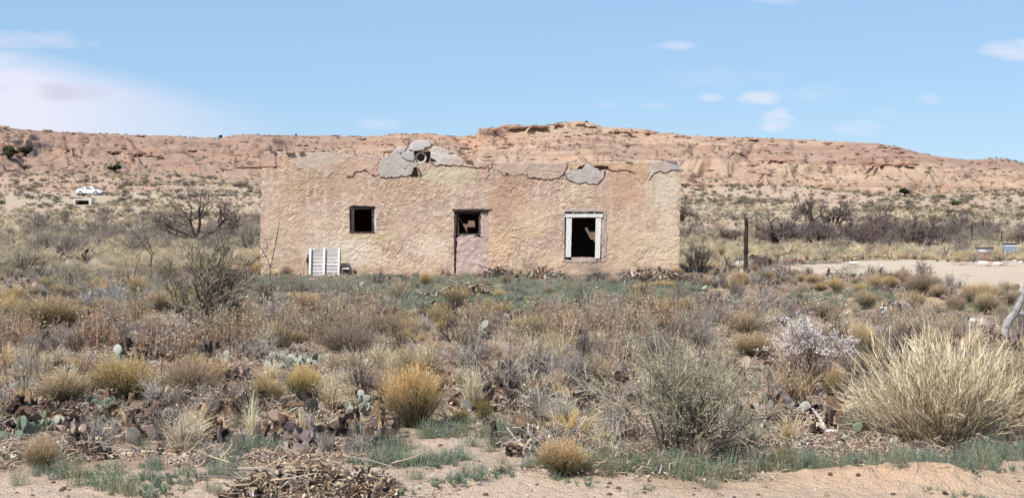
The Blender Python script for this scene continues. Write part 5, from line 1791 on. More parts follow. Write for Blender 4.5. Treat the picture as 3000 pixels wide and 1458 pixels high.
def tub():
    Y = 67.0; p = W(2884, 762, Y); z = h1(p.x, Y)
    root = link('white_tub', None, None, (p.x, Y, z + .34))
    tag(root, 'tapered white tub with a dark rim beyond the sandy clearing', 'tub')
    an = np.linspace(0, 2 * math.pi, 25)[:-1]
    prof = [(.0, .0), (.22, .0), (.34, .10), (.42, .26), (.40, .26), (.30, .08), (.0, .05)]
    V = [(r_ * math.cos(a), r_ * .8 * math.sin(a), z_) for r_, z_ in prof for a in an]
    q = [[i * 24 + j, i * 24 + (j + 1) % 24, (i + 1) * 24 + (j + 1) % 24, (i + 1) * 24 + j] for i in range(6) for j in range(24)]
    g = Geo(); g.add(V, quads=q, col=(.82, .82, .82)); link('bowl', g.mesh('bowl', M_PLAIN, True), root)
    P = np.array([[(.43 * math.cos(a), .345 * math.sin(a), .27) for a in np.linspace(.3, 2 * math.pi - .3 + .6, 25)]])
    g = Geo(); g.tubes(P, .025, (.03, .03, .035), 5); link('rim', g.mesh('rim', M_PLAIN), root)
    root2 = link('brick_steps', None, None, (p.x - .08, Y - .1, z))
    tag(root2, 'stack of old reddish boards that props up the white tub', 'board stack')
    for k in range(4):
        g = Geo(); g.box((random.uniform(-.06, .06), -.05 * (3 - k), .06 + k * .085), (.85 - .1 * k, .5, .06), (.34, .20, .15), jit=.01)
        link('board', g.mesh('board', M_WOOD), root2)
    root2.name = 'board_stack'


tub()


def bluebox():
    Y = 70.0; p = W(2958, 760, Y); z = h1(p.x, Y)
    root = link('metal_cabinet', None, None, (p.x, Y, z))
    tag(root, 'blue-grey metal cabinet on legs with a white band and dark top', 'cabinet')
    for n_, c, s, col in (('body', (0, 0, .46), (.60, .4, .26), (.24, .28, .36)), ('band', (0, -.012, .64), (.58, .4, .085), (.78, .80, .84)), ('top', (0, -.01, .71), (.64, .46, .05), (.02, .02, .03)),
                          ('leg', (-.26, -.15, .16), (.04, .04, .34), (.5, .5, .5)), ('leg', (.26, -.15, .16), (.04, .04, .34), (.2, .2, .22)), ('leg', (-.26, .15, .16), (.04, .04, .34), (.3, .3, .3)), ('leg', (.26, .15, .16), (.04, .04, .34), (.3, .3, .3))):
        g = Geo(); g.box(c, s, col); link(n_, g.mesh(n_, M_PLAIN), root)


bluebox()
for i, (px, py, w_, lb) in enumerate([(2972, 768, 20, 'white broken stone nearest the metal cabinet legs'), (2990, 772, 22, 'white rubble stone at the edge of the view past the cabinet'), (2880, 775, 40, 'long low pale stone under the board stack'),
                                      (2925, 777, 34, 'low pale stone beside the one under the board stack')]):
    place_rock(px, py, w_, ROCK_PALE, lb, w_ * .45)


def crate():
    p = W(1010, 803, 44.5); z = h1(p.x, p.y)
    root = link('broken_crate', None, None, (p.x, 44.5, z))
    tag(root, 'dark broken crate with a pale board on top beside the pallet', 'crate')
    for n_, c, s, col in (('side_panel', (0, 0, .10), (.24, .2, .20), (.07, .055, .05)), ('side_panel', (-.14, .1, .22), (.10, .2, .16), (.03, .02, .02)), ('board', (.03, -.03, .235), (.22, .22, .03), (.66, .6, .56))):
        g = Geo(); g.box(c, s, col, jit=.015); link(n_, g.mesh(n_, M_WOOD), root)
    p = W(902, 763, 44.75)
    g = Geo(); g.box((0, 0, 0), (.10, .12, .14), (.035, .022, .02), jit=.01)
    o = link('wood_block', g.mesh('wood_block', M_WOOD), None, (p.x, 44.72, p.z)); tag(o, 'dark end of a block wedged behind the pallet', 'wood block')
    g = Geo(); g.box((0, 0, 0), (.08, .07, .9), (.12, .08, .06), jit=.01)
    link('support_post', g.mesh('support_post', M_WOOD), None, (p.x + .03, 44.80, h1(p.x, 44.8) + .2))
    bpy.data.objects['support_post'].parent = None
    tag(bpy.data.objects['support_post'], 'short dark plank standing between pallet and wall', 'plank')


crate()


def stick(px_pts, Y, rad, col, label, name='dry_stick', cat='stick', mat=None, sides=6, lift=None, dy=0.0):
    """a stick traced through photo points (px,py) at depth Y, kept above the ground"""
    pts = []
    for k, (a, b) in enumerate(px_pts):
        y = Y + dy * k
        p = W(a, b, y)
        z = max(p.z, h1(p.x, y) + .012)
        pts.append((p.x, y, z))
    rad = [rad] * len(pts) if not isinstance(rad, (list, tuple)) else rad
    return log_(name, pts, rad, col, label, cat, sides, mat)


PALE = (.58, .47, .33); BLE = (.50, .46, .44); BRN = (.16, .10, .075)
stick([(262, 1342), (330, 1338), (440, 1320), (490, 1328), (566, 1362)], 9.85, [.005, .006, .006, .008, .010], PALE, 'long pale dry stalk arching low over bare soil')
stick([(236, 1250), (240, 1268), (262, 1290), (300, 1296), (370, 1274)], 10.6, [.016, .018, .014, .012, .010], (.62, .46, .27), 'pale orange curved stalk over the purple cactus')
stick([(250, 1225), (262, 1262), (330, 1252)], 10.9, [.012, .014, .010], (.60, .46, .28), 'shorter pale curved stalk above the pale orange one')
stick([(773, 1090), (812, 1100)], 14.6, .014, (.70, .55, .36), 'short bright stick beside the ochre bush')
stick([(1105, 1140), (1090, 1100), (1105, 1070)], 13.5, .006, PALE, 'thin pale stem beside the big round golden bush')
stick([(2034, 1136), (2058, 1110), (2080, 1094)], 12.9, [.030, .024, .012], (.56, .36, .20), 'orange-tan broken branch caught inside the olive shrub', 'broken_branch', 'branch')
stick([(2340, 1210), (2300, 1165), (2275, 1125), (2250, 1090)], 12.2, [.05, .035, .02, .01], (.20, .17, .16), 'dead grey branch leaning up between olive and straw shrubs', 'broken_branch', 'branch')
stick([(2240, 1222), (2300, 1225), (2360, 1245), (2430, 1300), (2470, 1308)], 11.2, [.010, .012, .015, .014, .010], BLE, 'long bleached stick crossing before the round green pad')
stick([(2380, 1195), (2405, 1230), (2420, 1262), (2450, 1300)], 10.9, [.010, .016, .018, .010], (.62, .56, .50), 'thick pale peeled stick leaning against the green pad')
stick([(2360, 1180), (2420, 1240)], 11.2, .010, BLE, 'thin bleached stick behind the thick pale peeled one')
stick([(1484, 1250), (1515, 1290), (1540, 1345), (1548, 1368)], 10.0, [.005, .008, .010, .010], (.58, .52, .46), 'forked bare pale twig in front of the brown wood chunk')
stick([(1530, 1300), (1545, 1275), (1550, 1240)], 10.1, .006, (.58, .52, .46), 'upright pale twig beside the forked one')
stick([(1350, 1328), (1365, 1345), (1378, 1372)], 9.5, [.010, .013, .012], (.60, .50, .40), 'short pale stick lying on the sandy soil')
stick([(1880, 1250), (2000, 1215), (2130, 1185)], 11.4, [.012, .010, .006], (.34, .31, .30), 'long grey dead stem slanting through the olive shrub')
stick([(1740, 1245), (1800, 1225), (1890, 1195)], 11.6, [.010, .008, .005], (.36, .33, .31), 'grey dead stem at the front of the olive shrub')
# thin tall stems
for pts, Y, lb in [([(446, 826), (443, 775), (446, 752), (418, 712), (380, 668), (357, 646)], 38, 'tall thin curved dark stem rising before the bare tree'),
                   ([(440, 768), (447, 742), (430, 700), (410, 655)], 38.2, 'second thin stem that forks from beside the tall curved one'),
                   ([(790, 842), (792, 790), (802, 740), (812, 690), (819, 648)], 39, 'tall thin twig standing in front of the house wall'),
                   ([(792, 784), (784, 760), (770, 735), (762, 722)], 39.1, 'thin twig branching toward the house corner'),
                   ([(392, 850), (394, 800), (412, 745)], 37, 'short thin stem beside the tall curved one')]:
    stick(pts, Y, [.018] + [.013] * (len(pts) - 2) + [.006], (.10, .075, .065), lb, 'thin_stem', 'stem')
stick([(2570, 822), (2577, 800), (2584, 779)], 40, [.045, .04, .035], (.10, .08, .07), 'short leaning dark stake at the border of the sandy clearing', 'leaning_stake', 'stake')
o = stick([(2583, 781), (2585, 776)], 39.99, .042, (.8, .77, .74), 'white painted tip', 'tip', 'x'); o.name = 'tip'
w_ = o.matrix_world.copy() if False else o.location.copy()
o.parent = bpy.data.objects['leaning_stake']; o.location = w_ - bpy.data.objects['leaning_stake'].location
del o['category']; del o['label']
for pts, lb, w_ in [([(2142, 805), (2136, 780), (2126, 762), (2122, 748)], 'dark crooked dead stem beside the post', .03), ([(2122, 800), (2128, 770), (2136, 752)], 'second crooked dead stem beside the post', .02),
                    ([(2160, 800), (2166, 770), (2168, 755)], 'thin grey dead stem nearest the post', .014)]:
    stick(pts, 47.5, [w_ * 1.3] + [w_] * (len(pts) - 2) + [w_ * .5], (.10, .08, .075), lb, 'dead_branch', 'branch')

# the grey snag and stump by the straw clump
Ys = 19.3
root = link('dead_snag', None, None, (0, 0, 0))
tag(root, 'weathered grey dead trunk with broken limbs standing at the edge of the view', 'dead tree')
for pts, r_, nm in [([(2948, 1062), (2950, 1020), (2942, 980), (2950, 945), (2975, 915), (2990, 880), (3000, 862)], [.09, .062, .058, .056, .052, .045, .036], 'trunk'),
                    ([(2975, 915), (3010, 920), (3060, 900)], [.045, .035, .02], 'limb'), ([(2948, 955), (2940, 935)], [.03, .015], 'limb'), ([(3000, 862), (3010, 830), (3030, 810)], [.05, .03, .015], 'limb')]:
    P = np.array([[*W(a, b, Ys)] for a, b in pts]); k = 4 * (len(pts) - 1) + 1; t_ = np.linspace(0, len(pts) - 1, k)
    PP = np.stack([np.interp(t_, np.arange(len(pts)), P[:, i]) for i in range(3)], 1); PP[1:-1] += rng.normal(size=PP[1:-1].shape) * .006
    g = Geo(); g.tubes(PP[None], np.interp(t_, np.arange(len(pts)), r_)[None], np.clip(np.array([.30, .28, .27])[None, None] * (1 + .06 * rng.normal(size=(1, k, 1))), .03, .8), 9)
    link(nm, g.mesh(nm, M_WOOD), root)
stick([(2914, 1035), (2912, 1005), (2908, 975)], 20, [.05, .055, .06], (.15, .12, .11), 'dark broken stump beside the grey snag', 'tree_stump', 'stump', sides=9)
stick([(2834, 940), (2866, 940), (2900, 955), (2932, 966)], 23.2, [.05, .06, .05, .03], (.52, .48, .44), 'bleached fallen trunk before the straw-coloured clump', 'driftwood_log', 'log', sides=8)


# ------------------------------------------------------------------ heaps of dead cactus, bark and sticks
def chip_mesh(seed, col, L=1.0, w=.45, t=.12):
    rs_(seed)
    n, m_ = 6, 4
    u, v = np.meshgrid(np.linspace(0, 1, n), np.linspace(-.5, .5, m_))
    x = (u - .5) * L; y = v * w * (1 - .6 * np.abs(u - .5) * 2 * rng.uniform(.6, 1)) + .08 * np.sin(u * 5 + seed)
    z = .22 * (v * 2) ** 2 * .5 + .16 * np.sin(u * 3 + seed) + rng.normal(size=u.shape) * .04
    g = Geo()
    c = np.clip(np.array(col) * (1 + .3 * rng.normal(size=u.shape + (1,))), .01, .9)
    V = np.concatenate([np.stack([x, y, z], -1).reshape(-1, 3), np.stack([x, y, z - t * .5], -1).reshape(-1, 3)])
    idx = np.arange(n * m_).reshape(m_, n); a = idx[:-1, :-1].ravel()
    q = [np.stack([a, a + 1, a + n + 1, a + n], 1), np.stack([a, a + n, a + n + 1, a + 1], 1) + n * m_]
    for line, fl in ((idx[0], 1), (idx[-1], 0), (idx[:, 0], 0), (idx[:, -1], 1)):
        qq = np.stack([line[:-1], line[1:], line[1:] + n * m_, line[:-1] + n * m_], 1); q.append(qq if not fl else qq[:, ::-1])
    g.add(V, quads=np.concatenate(q), col=np.concatenate([c.reshape(-1, 3)] * 2))
    return g.mesh('bark_chip', M_ROCK)


CHIP = {'brown': [chip_mesh(800, (.24, .145, .095)), chip_mesh(801, (.15, .095, .07)), chip_mesh(802, (.34, .22, .14), w=.3)],
        'tan': [chip_mesh(803, (.50, .37, .24), w=.22), chip_mesh(804, (.58, .45, .32), w=.18, L=1.3), chip_mesh(805, (.62, .54, .46), w=.4)],
        'dark': [chip_mesh(806, (.055, .04, .034)), chip_mesh(807, (.09, .065, .055), w=.3)],
        'grey': [chip_mesh(808, (.32, .29, .28), w=.10, L=1.6), chip_mesh(809, (.24, .21, .20), w=.08, L=1.8)]}


def heap(px0, px1, top, base, kinds, size_px, n, label, name='debris_heap', long=0, group=None, depthk=.5):
    Y = Yof(base); cx = (px0 + px1) / 2
    x = W(cx, base, Y).x; s = F / Y
    wd, ht = (px1 - px0) / s, (base - top) / s
    if 36 < Y < 46:
        ht *= 1.45
    root = link(name, None, None, (x, Y, h1(x, Y)))
    tag(root, label, 'heap', group)
    ks = kinds.split('+')
    for i in range(n):
        a = random.uniform(-1, 1); b = random.uniform(-1, 1)
        q = a * a + b * b
        if q > 1:
            a, b = a * .7, b * .7; q = a * a + b * b
        X_ = a * wd / 2; Y_ = b * wd / 2 * depthk
        zt = ht * .75 * max(0, 1 - q) ** .7
        z = random.uniform(.4, 1.0) * zt + .01
        z += h1(x + X_, Y + Y_) - h1(x, Y)
        sc = size_px / s * random.uniform(.5, 1.4)
        me = random.choice(CHIP[random.choice(ks)])
        link('chip', me, root, (X_, Y_, z), (random.uniform(-.9, .9), random.uniform(-.8, .8), random.uniform(0, 6.28)), sc)
    # crumbs between the pieces, too many and too small to be told apart
    m_ = int(n * 5)
    q_ = rng.uniform(-1, 1, (m_, 2)); q_ = q_[(q_ ** 2).sum(1) < 1]; m_ = len(q_)
    zz_ = rng.uniform(.2, 1, m_) * ht * .8 * (1 - (q_ ** 2).sum(1)) ** .7
    gx_, gy_ = q_[:, 0] * wd / 2, q_[:, 1] * wd / 2 * depthk
    P_ = np.stack([gx_, gy_, zz_ + H(x + gx_, Y + gy_) - h1(x, Y)], 1)
    pal = np.array([(.36, .25, .17), (.50, .38, .26), (.20, .13, .10), (.10, .075, .06), (.58, .48, .37)])
    g = Geo(); u_ = size_px / s
    g.leaves(P_, u_ * rng.uniform(.12, .38, m_), np.clip(pal[rng.integers(0, 5, m_)] * (1 + .2 * rng.normal(size=(m_, 1))), .02, .9), aspect=.45)
    m2 = m_ // 3; ph = rng.uniform(0, 6.283, m2); L_ = u_ * rng.uniform(.5, 1.6, m2)
    g.ribbons(curve_pts(P_[:m2], P_[:m2] + np.stack([np.cos(ph) * L_, np.sin(ph) * L_, rng.uniform(-.2, .5, m2) * L_], 1), 3, .1 * u_, 1, 1), u_ * .06, pal[rng.integers(0, 5, m2)][:, None].repeat(3, 1))
    link('crumbs', g.mesh('crumbs', M_PLANT), root)['kind'] = 'stuff'
    for i in range(long):
        a = random.uniform(-.5, .5); L_ = wd * random.uniform(.12, .28)
        th = random.uniform(-.9, .9) + random.choice([0, math.pi])
        p0 = np.array([a * wd, random.uniform(-.3, .3) * wd * depthk, random.uniform(.15, .8) * ht])
        p1 = p0 + L_ * np.array([math.cos(th), .4 * math.sin(th), random.uniform(-.1, .45)])
        g = Geo(); c = random.choice([(.42, .33, .24), (.22, .17, .15), (.30, .26, .24)])
        g.tubes(np.array([[p0, (p0 + p1) / 2 + rng.normal(size=3) * L_ * .08, p1]]), np.array([[.007, .006, .004]]) * (Y / 12) ** .8, c, 4)
        link('stick', g.mesh('stick', M_TWIG), root)
    return root


for a_ in [
    (650, 1180, 1345, 1462, 'brown+brown+tan+dark+tan', 33, 290, 'large heap of bark, dry cactus flesh and straw at the bottom of the view', 24),
    (1480, 1720, 1235, 1345, 'brown+dark+tan', 42, 70, 'brown wood and bark heap at the foot of the olive shrub', 14),
    (1430, 1720, 1125, 1200, 'dark+brown+tan', 28, 110, 'dark litter heap behind the tawny grass stand', 12),
    (2190, 2420, 1170, 1265, 'dark+brown+tan+grey', 34, 110, 'dark heap of dead branches between olive shrub and straw clump', 26),
    (1290, 1450, 812, 886, 'dark+brown+dark', 20, 160, 'dark heap of broken branches below the doorway', 26),
    (1265, 1400, 776, 808, 'brown+grey+dark', 14, 90, 'low brown heap of dead plants right at the doorway foot', 16),
    (1400, 1520, 786, 820, 'brown+grey+dark', 15, 80, 'low heap of brown litter against the wall right of the doorway', 8),
    (1530, 1670, 786, 824, 'tan+brown+dark', 16, 90, 'heap of brown chunks against the wall between doorway and large window', 4),
    (1810, 2010, 784, 828, 'brown+dark+tan', 16, 120, 'dark rubble at the wall foot near the house end', 6),
    (2060, 2190, 862, 905, 'dark+brown+grey', 18, 60, 'dark heap of sticks beyond the tan-gold bush', 24),
    (2200, 2400, 868, 930, 'grey+dark', 20, 80, 'grey brushwood pile behind the white flowering shrub', 40),
    (1230, 1310, 840, 885, 'brown+tan', 14, 44, 'brown litter spread beside the dark heap of broken branches', 6),
    (2790, 2960, 955, 1005, 'brown+tan+dark', 20, 70, 'brown stony litter heap under the bleached fallen trunk', 10),
    (170, 340, 1290, 1340, 'dark+brown', 26, 60, 'dark litter heap behind the long pale dry stalk', 14),
    (905, 1010, 850, 915, 'grey+dark', 16, 30, 'slanting grey sticks beside the golden bush below the pallet', 22),
    (2300, 2480, 885, 905, 'brown+dark+tan', 15, 50, 'thin scatter of brown chunks before the stony bank', 4),
]:
    heap(*a_[:8], long=a_[8])


def bagheap():
    Y = Yof(936); x = W(2622, 936, Y).x
    root = link('plastic_bag', None, None, (x, Y, h1(x, Y)))
    tag(root, 'crumpled black plastic bag speckled with white scraps beyond the straw-coloured clump', 'bag')
    bm = __import__('bmesh').new(); __import__('bmesh').ops.create_icosphere(bm, subdivisions=4, radius=.5)
    V = np.array([v.co[:] for v in bm.verts]); Fc = np.array([[v.index for v in f.verts] for f in bm.faces]); bm.free()
    r_ = 1 + .35 * fbm(V[:, 0] * 5, V[:, 1] * 5 + V[:, 2] * 6, 901, 4)
    V = V * r_[:, None] * np.array([.46, .36, .36]); V[:, 2] = np.maximum(V[:, 2] + .12, -.02)
    w = fbm(V[:, 0] / .05, V[:, 2] / .05 + V[:, 1] * 9, 903, 3)
    c = np.where((w > .28)[:, None], np.array([.45, .50, .58]), np.array([.02, .02, .025]))
    g = Geo(); g.add(V, tris=Fc, col=c)
    link('bag', g.mesh('bag', M_PLAIN), root)
    g = Geo(); Q = V[rng.integers(0, len(V), 60)] * 1.03
    g.leaves(Q, rng.uniform(.01, .03, 60), (.75, .76, .8), aspect=.6); link('scrap', g.mesh('scrap', M_PLAIN), root)


bagheap()
# rusty marker in the green strip beyond the log
Y = 51.0; p = W(2314, 790, Y)
root = link('rusty_marker', None, None, (p.x, Y, h1(p.x, Y)))
tag(root, 'small rusty round marker on a short stake by the sandy clearing', 'marker')
g = Geo(); g.tubes(np.array([[[0, 0, -.1], [0, 0, .34]]]), .012, (.2, .1, .07), 5); link('stake', g.mesh('stake', M_WOOD), root)
g = Geo(); g.tubes(np.array([[[0, -.02, .38], [0, .0, .38], [0, .02, .38]]]), [[.07, .078, .07]], (.34, .15, .09), 12); link('disc', g.mesh('disc', M_PLAIN), root)

# ------------------------------------------------------------------ ground cover nobody could count, instanced on points
def scatter(name, label, cat, pts, variants, scl, zscl=None, tilt=.12):
    """one object whose geometry nodes put a copy of a plant mesh on every point"""
    n = len(pts)
    me = bpy.data.meshes.new(name)
    me.vertices.add(n)
    me.vertices.foreach_set('co', pts.astype(np.float32).ravel())
    rot = np.stack([rng.normal(size=n) * tilt, rng.normal(size=n) * tilt, rng.uniform(0, 6.283, n)], 1).astype(np.float32)
    zs = scl if zscl is None else zscl
    sc = np.stack([scl, scl, zs], 1).astype(np.float32)
    for nm, ty, arr in (('rot', 'FLOAT_VECTOR', rot), ('scl', 'FLOAT_VECTOR', sc)):
        me.attributes.new(nm, ty, 'POINT').data.foreach_set('vector', arr.ravel())
    me.attributes.new('idx', 'INT', 'POINT').data.foreach_set('value', rng.integers(0, len(variants), n).astype(np.int32))
    ng = bpy.data.node_groups.new(name, 'GeometryNodeTree')
    ng.interface.new_socket('Geometry', in_out='INPUT', socket_type='NodeSocketGeometry')
    ng.interface.new_socket('Geometry', in_out='OUTPUT', socket_type='NodeSocketGeometry')
    N = ng.nodes; L = ng.links
    gi, go = N.new('NodeGroupInput'), N.new('NodeGroupOutput')
    iop = N.new('GeometryNodeInstanceOnPoints')
    join = N.new('GeometryNodeJoinGeometry')
    for v in variants:
        src = bpy.data.objects.new(name + '_source', v)
        oi = N.new('GeometryNodeObjectInfo')
        oi.inputs['Object'].default_value = src
        oi.inputs['As Instance'].default_value = False
        gti = N.new('GeometryNodeGeometryToInstance')
        L.new(oi.outputs['Geometry'], gti.inputs[0])
        L.new(gti.outputs[0], join.inputs[0])

    def attr(nm, ty):
        a = N.new('GeometryNodeInputNamedAttribute')
        a.data_type = ty
        a.inputs['Name'].default_value = nm
        return a.outputs[0]
    L.new(gi.outputs[0], iop.inputs['Points'])
    L.new(join.outputs[0], iop.inputs['Instance'])
    iop.inputs['Pick Instance'].default_value = True
    L.new(attr('idx', 'INT'), iop.inputs['Instance Index'])
    L.new(attr('rot', 'FLOAT_VECTOR'), iop.inputs['Rotation'])
    L.new(attr('scl', 'FLOAT_VECTOR'), iop.inputs['Scale'])
    L.new(iop.outputs[0], go.inputs[0])
    o = bpy.data.objects.new(name, me)
    COL.objects.link(o)
    m_ = o.modifiers.new('copies', 'NODES')
    m_.node_group = ng
    tag(o, label, cat, None, 'stuff')
    return o


def wedge(n, y0, y1, half=24.5):
    """points spread evenly over the ground between two distances, with room on both sides"""
    k_, m_ = math.tan(R(half)), 4.5
    n = int(n * (k_ * (y1 ** 2 - y0 ** 2) / 2 + m_ * (y1 - y0)) / (k_ * (y1 ** 2 - y0 ** 2) / 2) * 1.02)
    Y = rng.uniform(y0, y1, n * 3)
    Y = Y[rng.random(n * 3) < (k_ * Y + m_) / (k_ * y1 + m_)][:n]
    X = rng.uniform(-1, 1, len(Y)) * (k_ * Y + m_)
    ok = ~((X > XL - .15) & (X < XR + .15) & (Y > HY - .2) & (Y < YB + .3))
    return X[ok], Y[ok]


def zone(X, Y, els):
    gx, gy = ground_px(X, Y)
    d = np.zeros(X.shape)
    n1 = fbm(X / 1.1, Y / 1.1, 151, 3)
    for (cx, cy, rx, ry, k) in els:
        q = ((gx - cx) / rx) ** 2 + ((gy - cy) / ry) ** 2 + .7 * n1
        d = np.maximum(d, k * (1 - sstep(.6, 1.25, q)))
    return d


def take(X, Y, dens):
    k = rng.random(X.shape) < dens
    X, Y = X[k], Y[k]
    return X, Y, np.stack([X, Y, H(X, Y)], 1)


rs_(1)
HERO_CLEAR = [(2750, 1290, 260, 22, 1), (1217, 1275, 120, 34, 1)] + CLEARS
SOIL = [(1240, 1300, 300, 60, 1.0), (1120, 1430, 320, 40, 1), (650, 1100, 70, 36, .9), (230, 1430, 420, 50, .9), (2480, 855, 120, 12, .5), (2600, 1420, 260, 30, 1), (1500, 1290, 120, 36, .6), (1180, 1262, 90, 14, 1), (2430, 880, 190, 18, .75),
        (2330, 850, 90, 14, .6)]
GREEN = [(1300, 838, 720, 30, 1.0), (1500, 885, 460, 42, .95), (780, 822, 170, 16, .9), (1290, 905, 190, 30, .8), (1900, 865, 160, 30, .6), (2560, 765, 160, 8, .0), (2380, 765, 150, 7, .9), (350, 850, 260, 26, .35),
         (2460, 895, 170, 12, .6), (2880, 905, 120, 18, .5), (620, 890, 220, 30, .3)]
GREEN_NEAR = [(1300, 1275, 170, 26, .8), (1190, 1370, 170, 32, .8), (1560, 1410, 150, 26, .8), (1950, 1400, 460, 30, 1.0), (2300, 1385, 120, 26, .9), (2750, 1375, 330, 30, 1.0), (2950, 1350, 160, 36, .9), (700, 1345, 110, 20, .9),
              (330, 1405, 330, 30, .35), (1480, 1300, 90, 24, .5), (2550, 1260, 90, 26, .6), (1130, 1320, 100, 22, .6), (520, 1440, 300, 20, .3), (1380, 1440, 60, 14, .8)]
WEED_Z = [(430, 985, 430, 62, 1.0), (880, 985, 330, 60, .7), (1750, 955, 420, 60, 1.0), (1350, 880, 560, 42, .5), (640, 905, 260, 40, .8), (1750, 880, 300, 34, .7), (1500, 1010, 200, 50, .6), (2200, 935, 160, 40, .6), (2130, 815, 160, 20, .6),
          (1100, 930, 240, 40, .6), (2780, 930, 260, 50, .7), (900, 1270, 140, 50, .5), (2100, 1290, 120, 50, .5), (250, 1240, 120, 40, .3), (2600, 845, 200, 20, .35)]
GRASS_Z = [(1250, 1080, 400, 80, 1.0), (1560, 1050, 260, 70, .9), (560, 1300, 240, 60, .7), (900, 1180, 240, 70, .9), (60, 1120, 130, 70, .9), (1500, 760, 3000, 34, .9), (1000, 930, 240, 40, .8), (350, 860, 500, 60, .6),
           (2850, 870, 330, 60, .9), (1350, 960, 500, 60, .5), (2300, 1000, 300, 80, .5), (740, 1240, 100, 60, .6), (380, 1100, 330, 60, .4), (1650, 1200, 300, 60, .5), (2200, 1180, 200, 60, .5), (500, 760, 700, 40, .8)]

X, Y = wedge(26000, 8, 110)
gx, gy = ground_px(X, Y)
bare = baremask(X, Y); sand = sandmask(X, Y); soil = zone(X, Y, SOIL); clear = zone(X, Y, HERO_CLEAR)
free = (1 - bare) * (1 - sand) * (1 - .93 * soil) * (1 - clear)
green = zone(X, Y, GREEN)
nearf = 1 - sstep(30, 60, Y)
d = (np.maximum(zone(X, Y, GRASS_Z), .22) * free * (1 - .75 * green)) * (.35 + .65 * sstep(-.4, .3, fbm(X / .8, Y / .8, 155, 3)))
d = d * (1 - .5 * sstep(60, 100, Y)) * np.where((Y > 26) & (Y < 46), .38, 1)
d = d * (1 - .75 * zone(X, Y, [(2280, 768, 290, 24, 1)]))
x, y, p = take(X, Y, np.clip(d * .95, 0, 1))
s = rng.uniform(.22, .50, len(x)) * (1 + .35 * sstep(40, 60, y)) * np.where((y > 28) & (y < 46), .75, 1)
k = ~((y > 27) & (y < 62) & ((1500 + F * x / y) > 2120) & (rng.random(len(x)) < .72)); p, s = p[k], s[k]
x = x[k]
scatter('dry_grass', 'pale dry grass growing in tufts all over the ground round the house', 'grass', p, TUFT + TUFT_TALL[:1] + TUFT_GREY[:1] + TUFT_GOLD, s, s * rng.uniform(.5, 1.0, len(x)))

X, Y = wedge(26000, 9, 62)
free = (1 - baremask(X, Y)) * (1 - sandmask(X, Y)) * (1 - .95 * zone(X, Y, SOIL)) * (1 - zone(X, Y, HERO_CLEAR))
d = np.maximum(zone(X, Y, WEED_Z), .10) * free * (1 - .86 * sstep(20, 28, Y)) * (1 - .85 * zone(X, Y, GREEN)) * (.3 + .7 * sstep(-.3, .3, fbm(X / .7, Y / .7, 157, 3)))
d = d * (.25 + 1.1 * sstep(-.15, .25, fbm(X / 1.7, Y / 1.7, 158, 3)))
x, y, p = take(X, Y, d * .50)
s = rng.uniform(.28, .66, len(x)) * (1 - .5 * sstep(22, 32, y))
k = ~((y > 24) & (y < 62) & ((1500 + F * x / y) > 2120) & (rng.random(len(x)) < .7)); p, s = p[k], s[k]
x = x[k]
scatter('weed_stalks', 'brown upright dead weed stalks with seed heads between the bushes', 'weeds', p, WEEDS + WEEDS_GREY, s, s * rng.uniform(.8, 1.15, len(x)))

X, Y = wedge(30000, 7.5, 62)
free = (1 - sandmask(X, Y)) * (1 - .3 * zone(X, Y, HERO_CLEAR))
d = zone(X, Y, GREEN) * free * (.25 + .75 * sstep(-.25, .25, fbm(X / .6, Y / .6, 159, 3)))
x, y, p = take(X, Y, np.clip(d * 2.0, 0, 1))
s = rng.uniform(.28, .52, len(x))
s = s * (1 - .35 * sstep(34, 42, y))
scatter('green_weeds', 'blue-green low weeds carpeting the ground before the house', 'weeds', p, FORB, s, s * rng.uniform(.35, .7, len(x)))
X, Y = wedge(14000, 7.6, 14)
d = zone(X, Y, GREEN_NEAR) * (.15 + .85 * sstep(-.1, .3, fbm(X / .3, Y / .3, 160, 3)))
x, y, p = take(X, Y, np.clip(d + .02, 0, 1))
s = rng.uniform(.12, .26, len(x))
scatter('green_weeds', 'fresh green weeds along the edge of the bare sandy strip', 'weeds', p, FORB, s, s * rng.uniform(.5, 1.1, len(x)))

X, Y = wedge(30000, 7.6, 62)
near_d = (1 - .6 * sstep(14, 30, Y)) * (1 - np.exp(-(((X - 2.35) / 1.2) ** 2 + ((Y - 8.8) / .7) ** 2)))
d = (.62 * (1 - baremask(X, Y)) + .05) * (1 - .97 * sandmask(X, Y)) * (1 - .55 * zone(X, Y, SOIL)) * near_d
x, y, p = take(X, Y, d)
s = rng.uniform(.25, .6, len(x))
p[:, 2] += .004
scatter('plant_litter', 'broken twigs, dead leaves and bark scraps littering the soil', 'litter', p, LITTER, s)

# grey and purple twiggy low growth
X, Y = wedge(16000, 10, 62)
free = (1 - baremask(X, Y)) * (1 - sandmask(X, Y)) * (1 - .95 * zone(X, Y, SOIL)) * (1 - zone(X, Y, HERO_CLEAR))
d = free * sstep(-.05, .35, fbm(X / 1.2, Y / 1.2, 161, 3)) * (1 - .8 * zone(X, Y, GREEN)) * .42 * (1 - .6 * sstep(22, 30, Y))
x, y, p = take(X, Y, d)
s = rng.uniform(.25, .65, len(x))
scatter('twiggy_undergrowth', 'grey brittle twiggy undergrowth filling the gaps between bushes', 'undergrowth', p, [q[0][1] for q in GREYTWIG[:2]] + [q[0][1] for q in DARKTWIG] + [BRUSHY[0][0][1], BRUSHY[1][0][1]], s, s * rng.uniform(.5, .9, len(x)), .3)
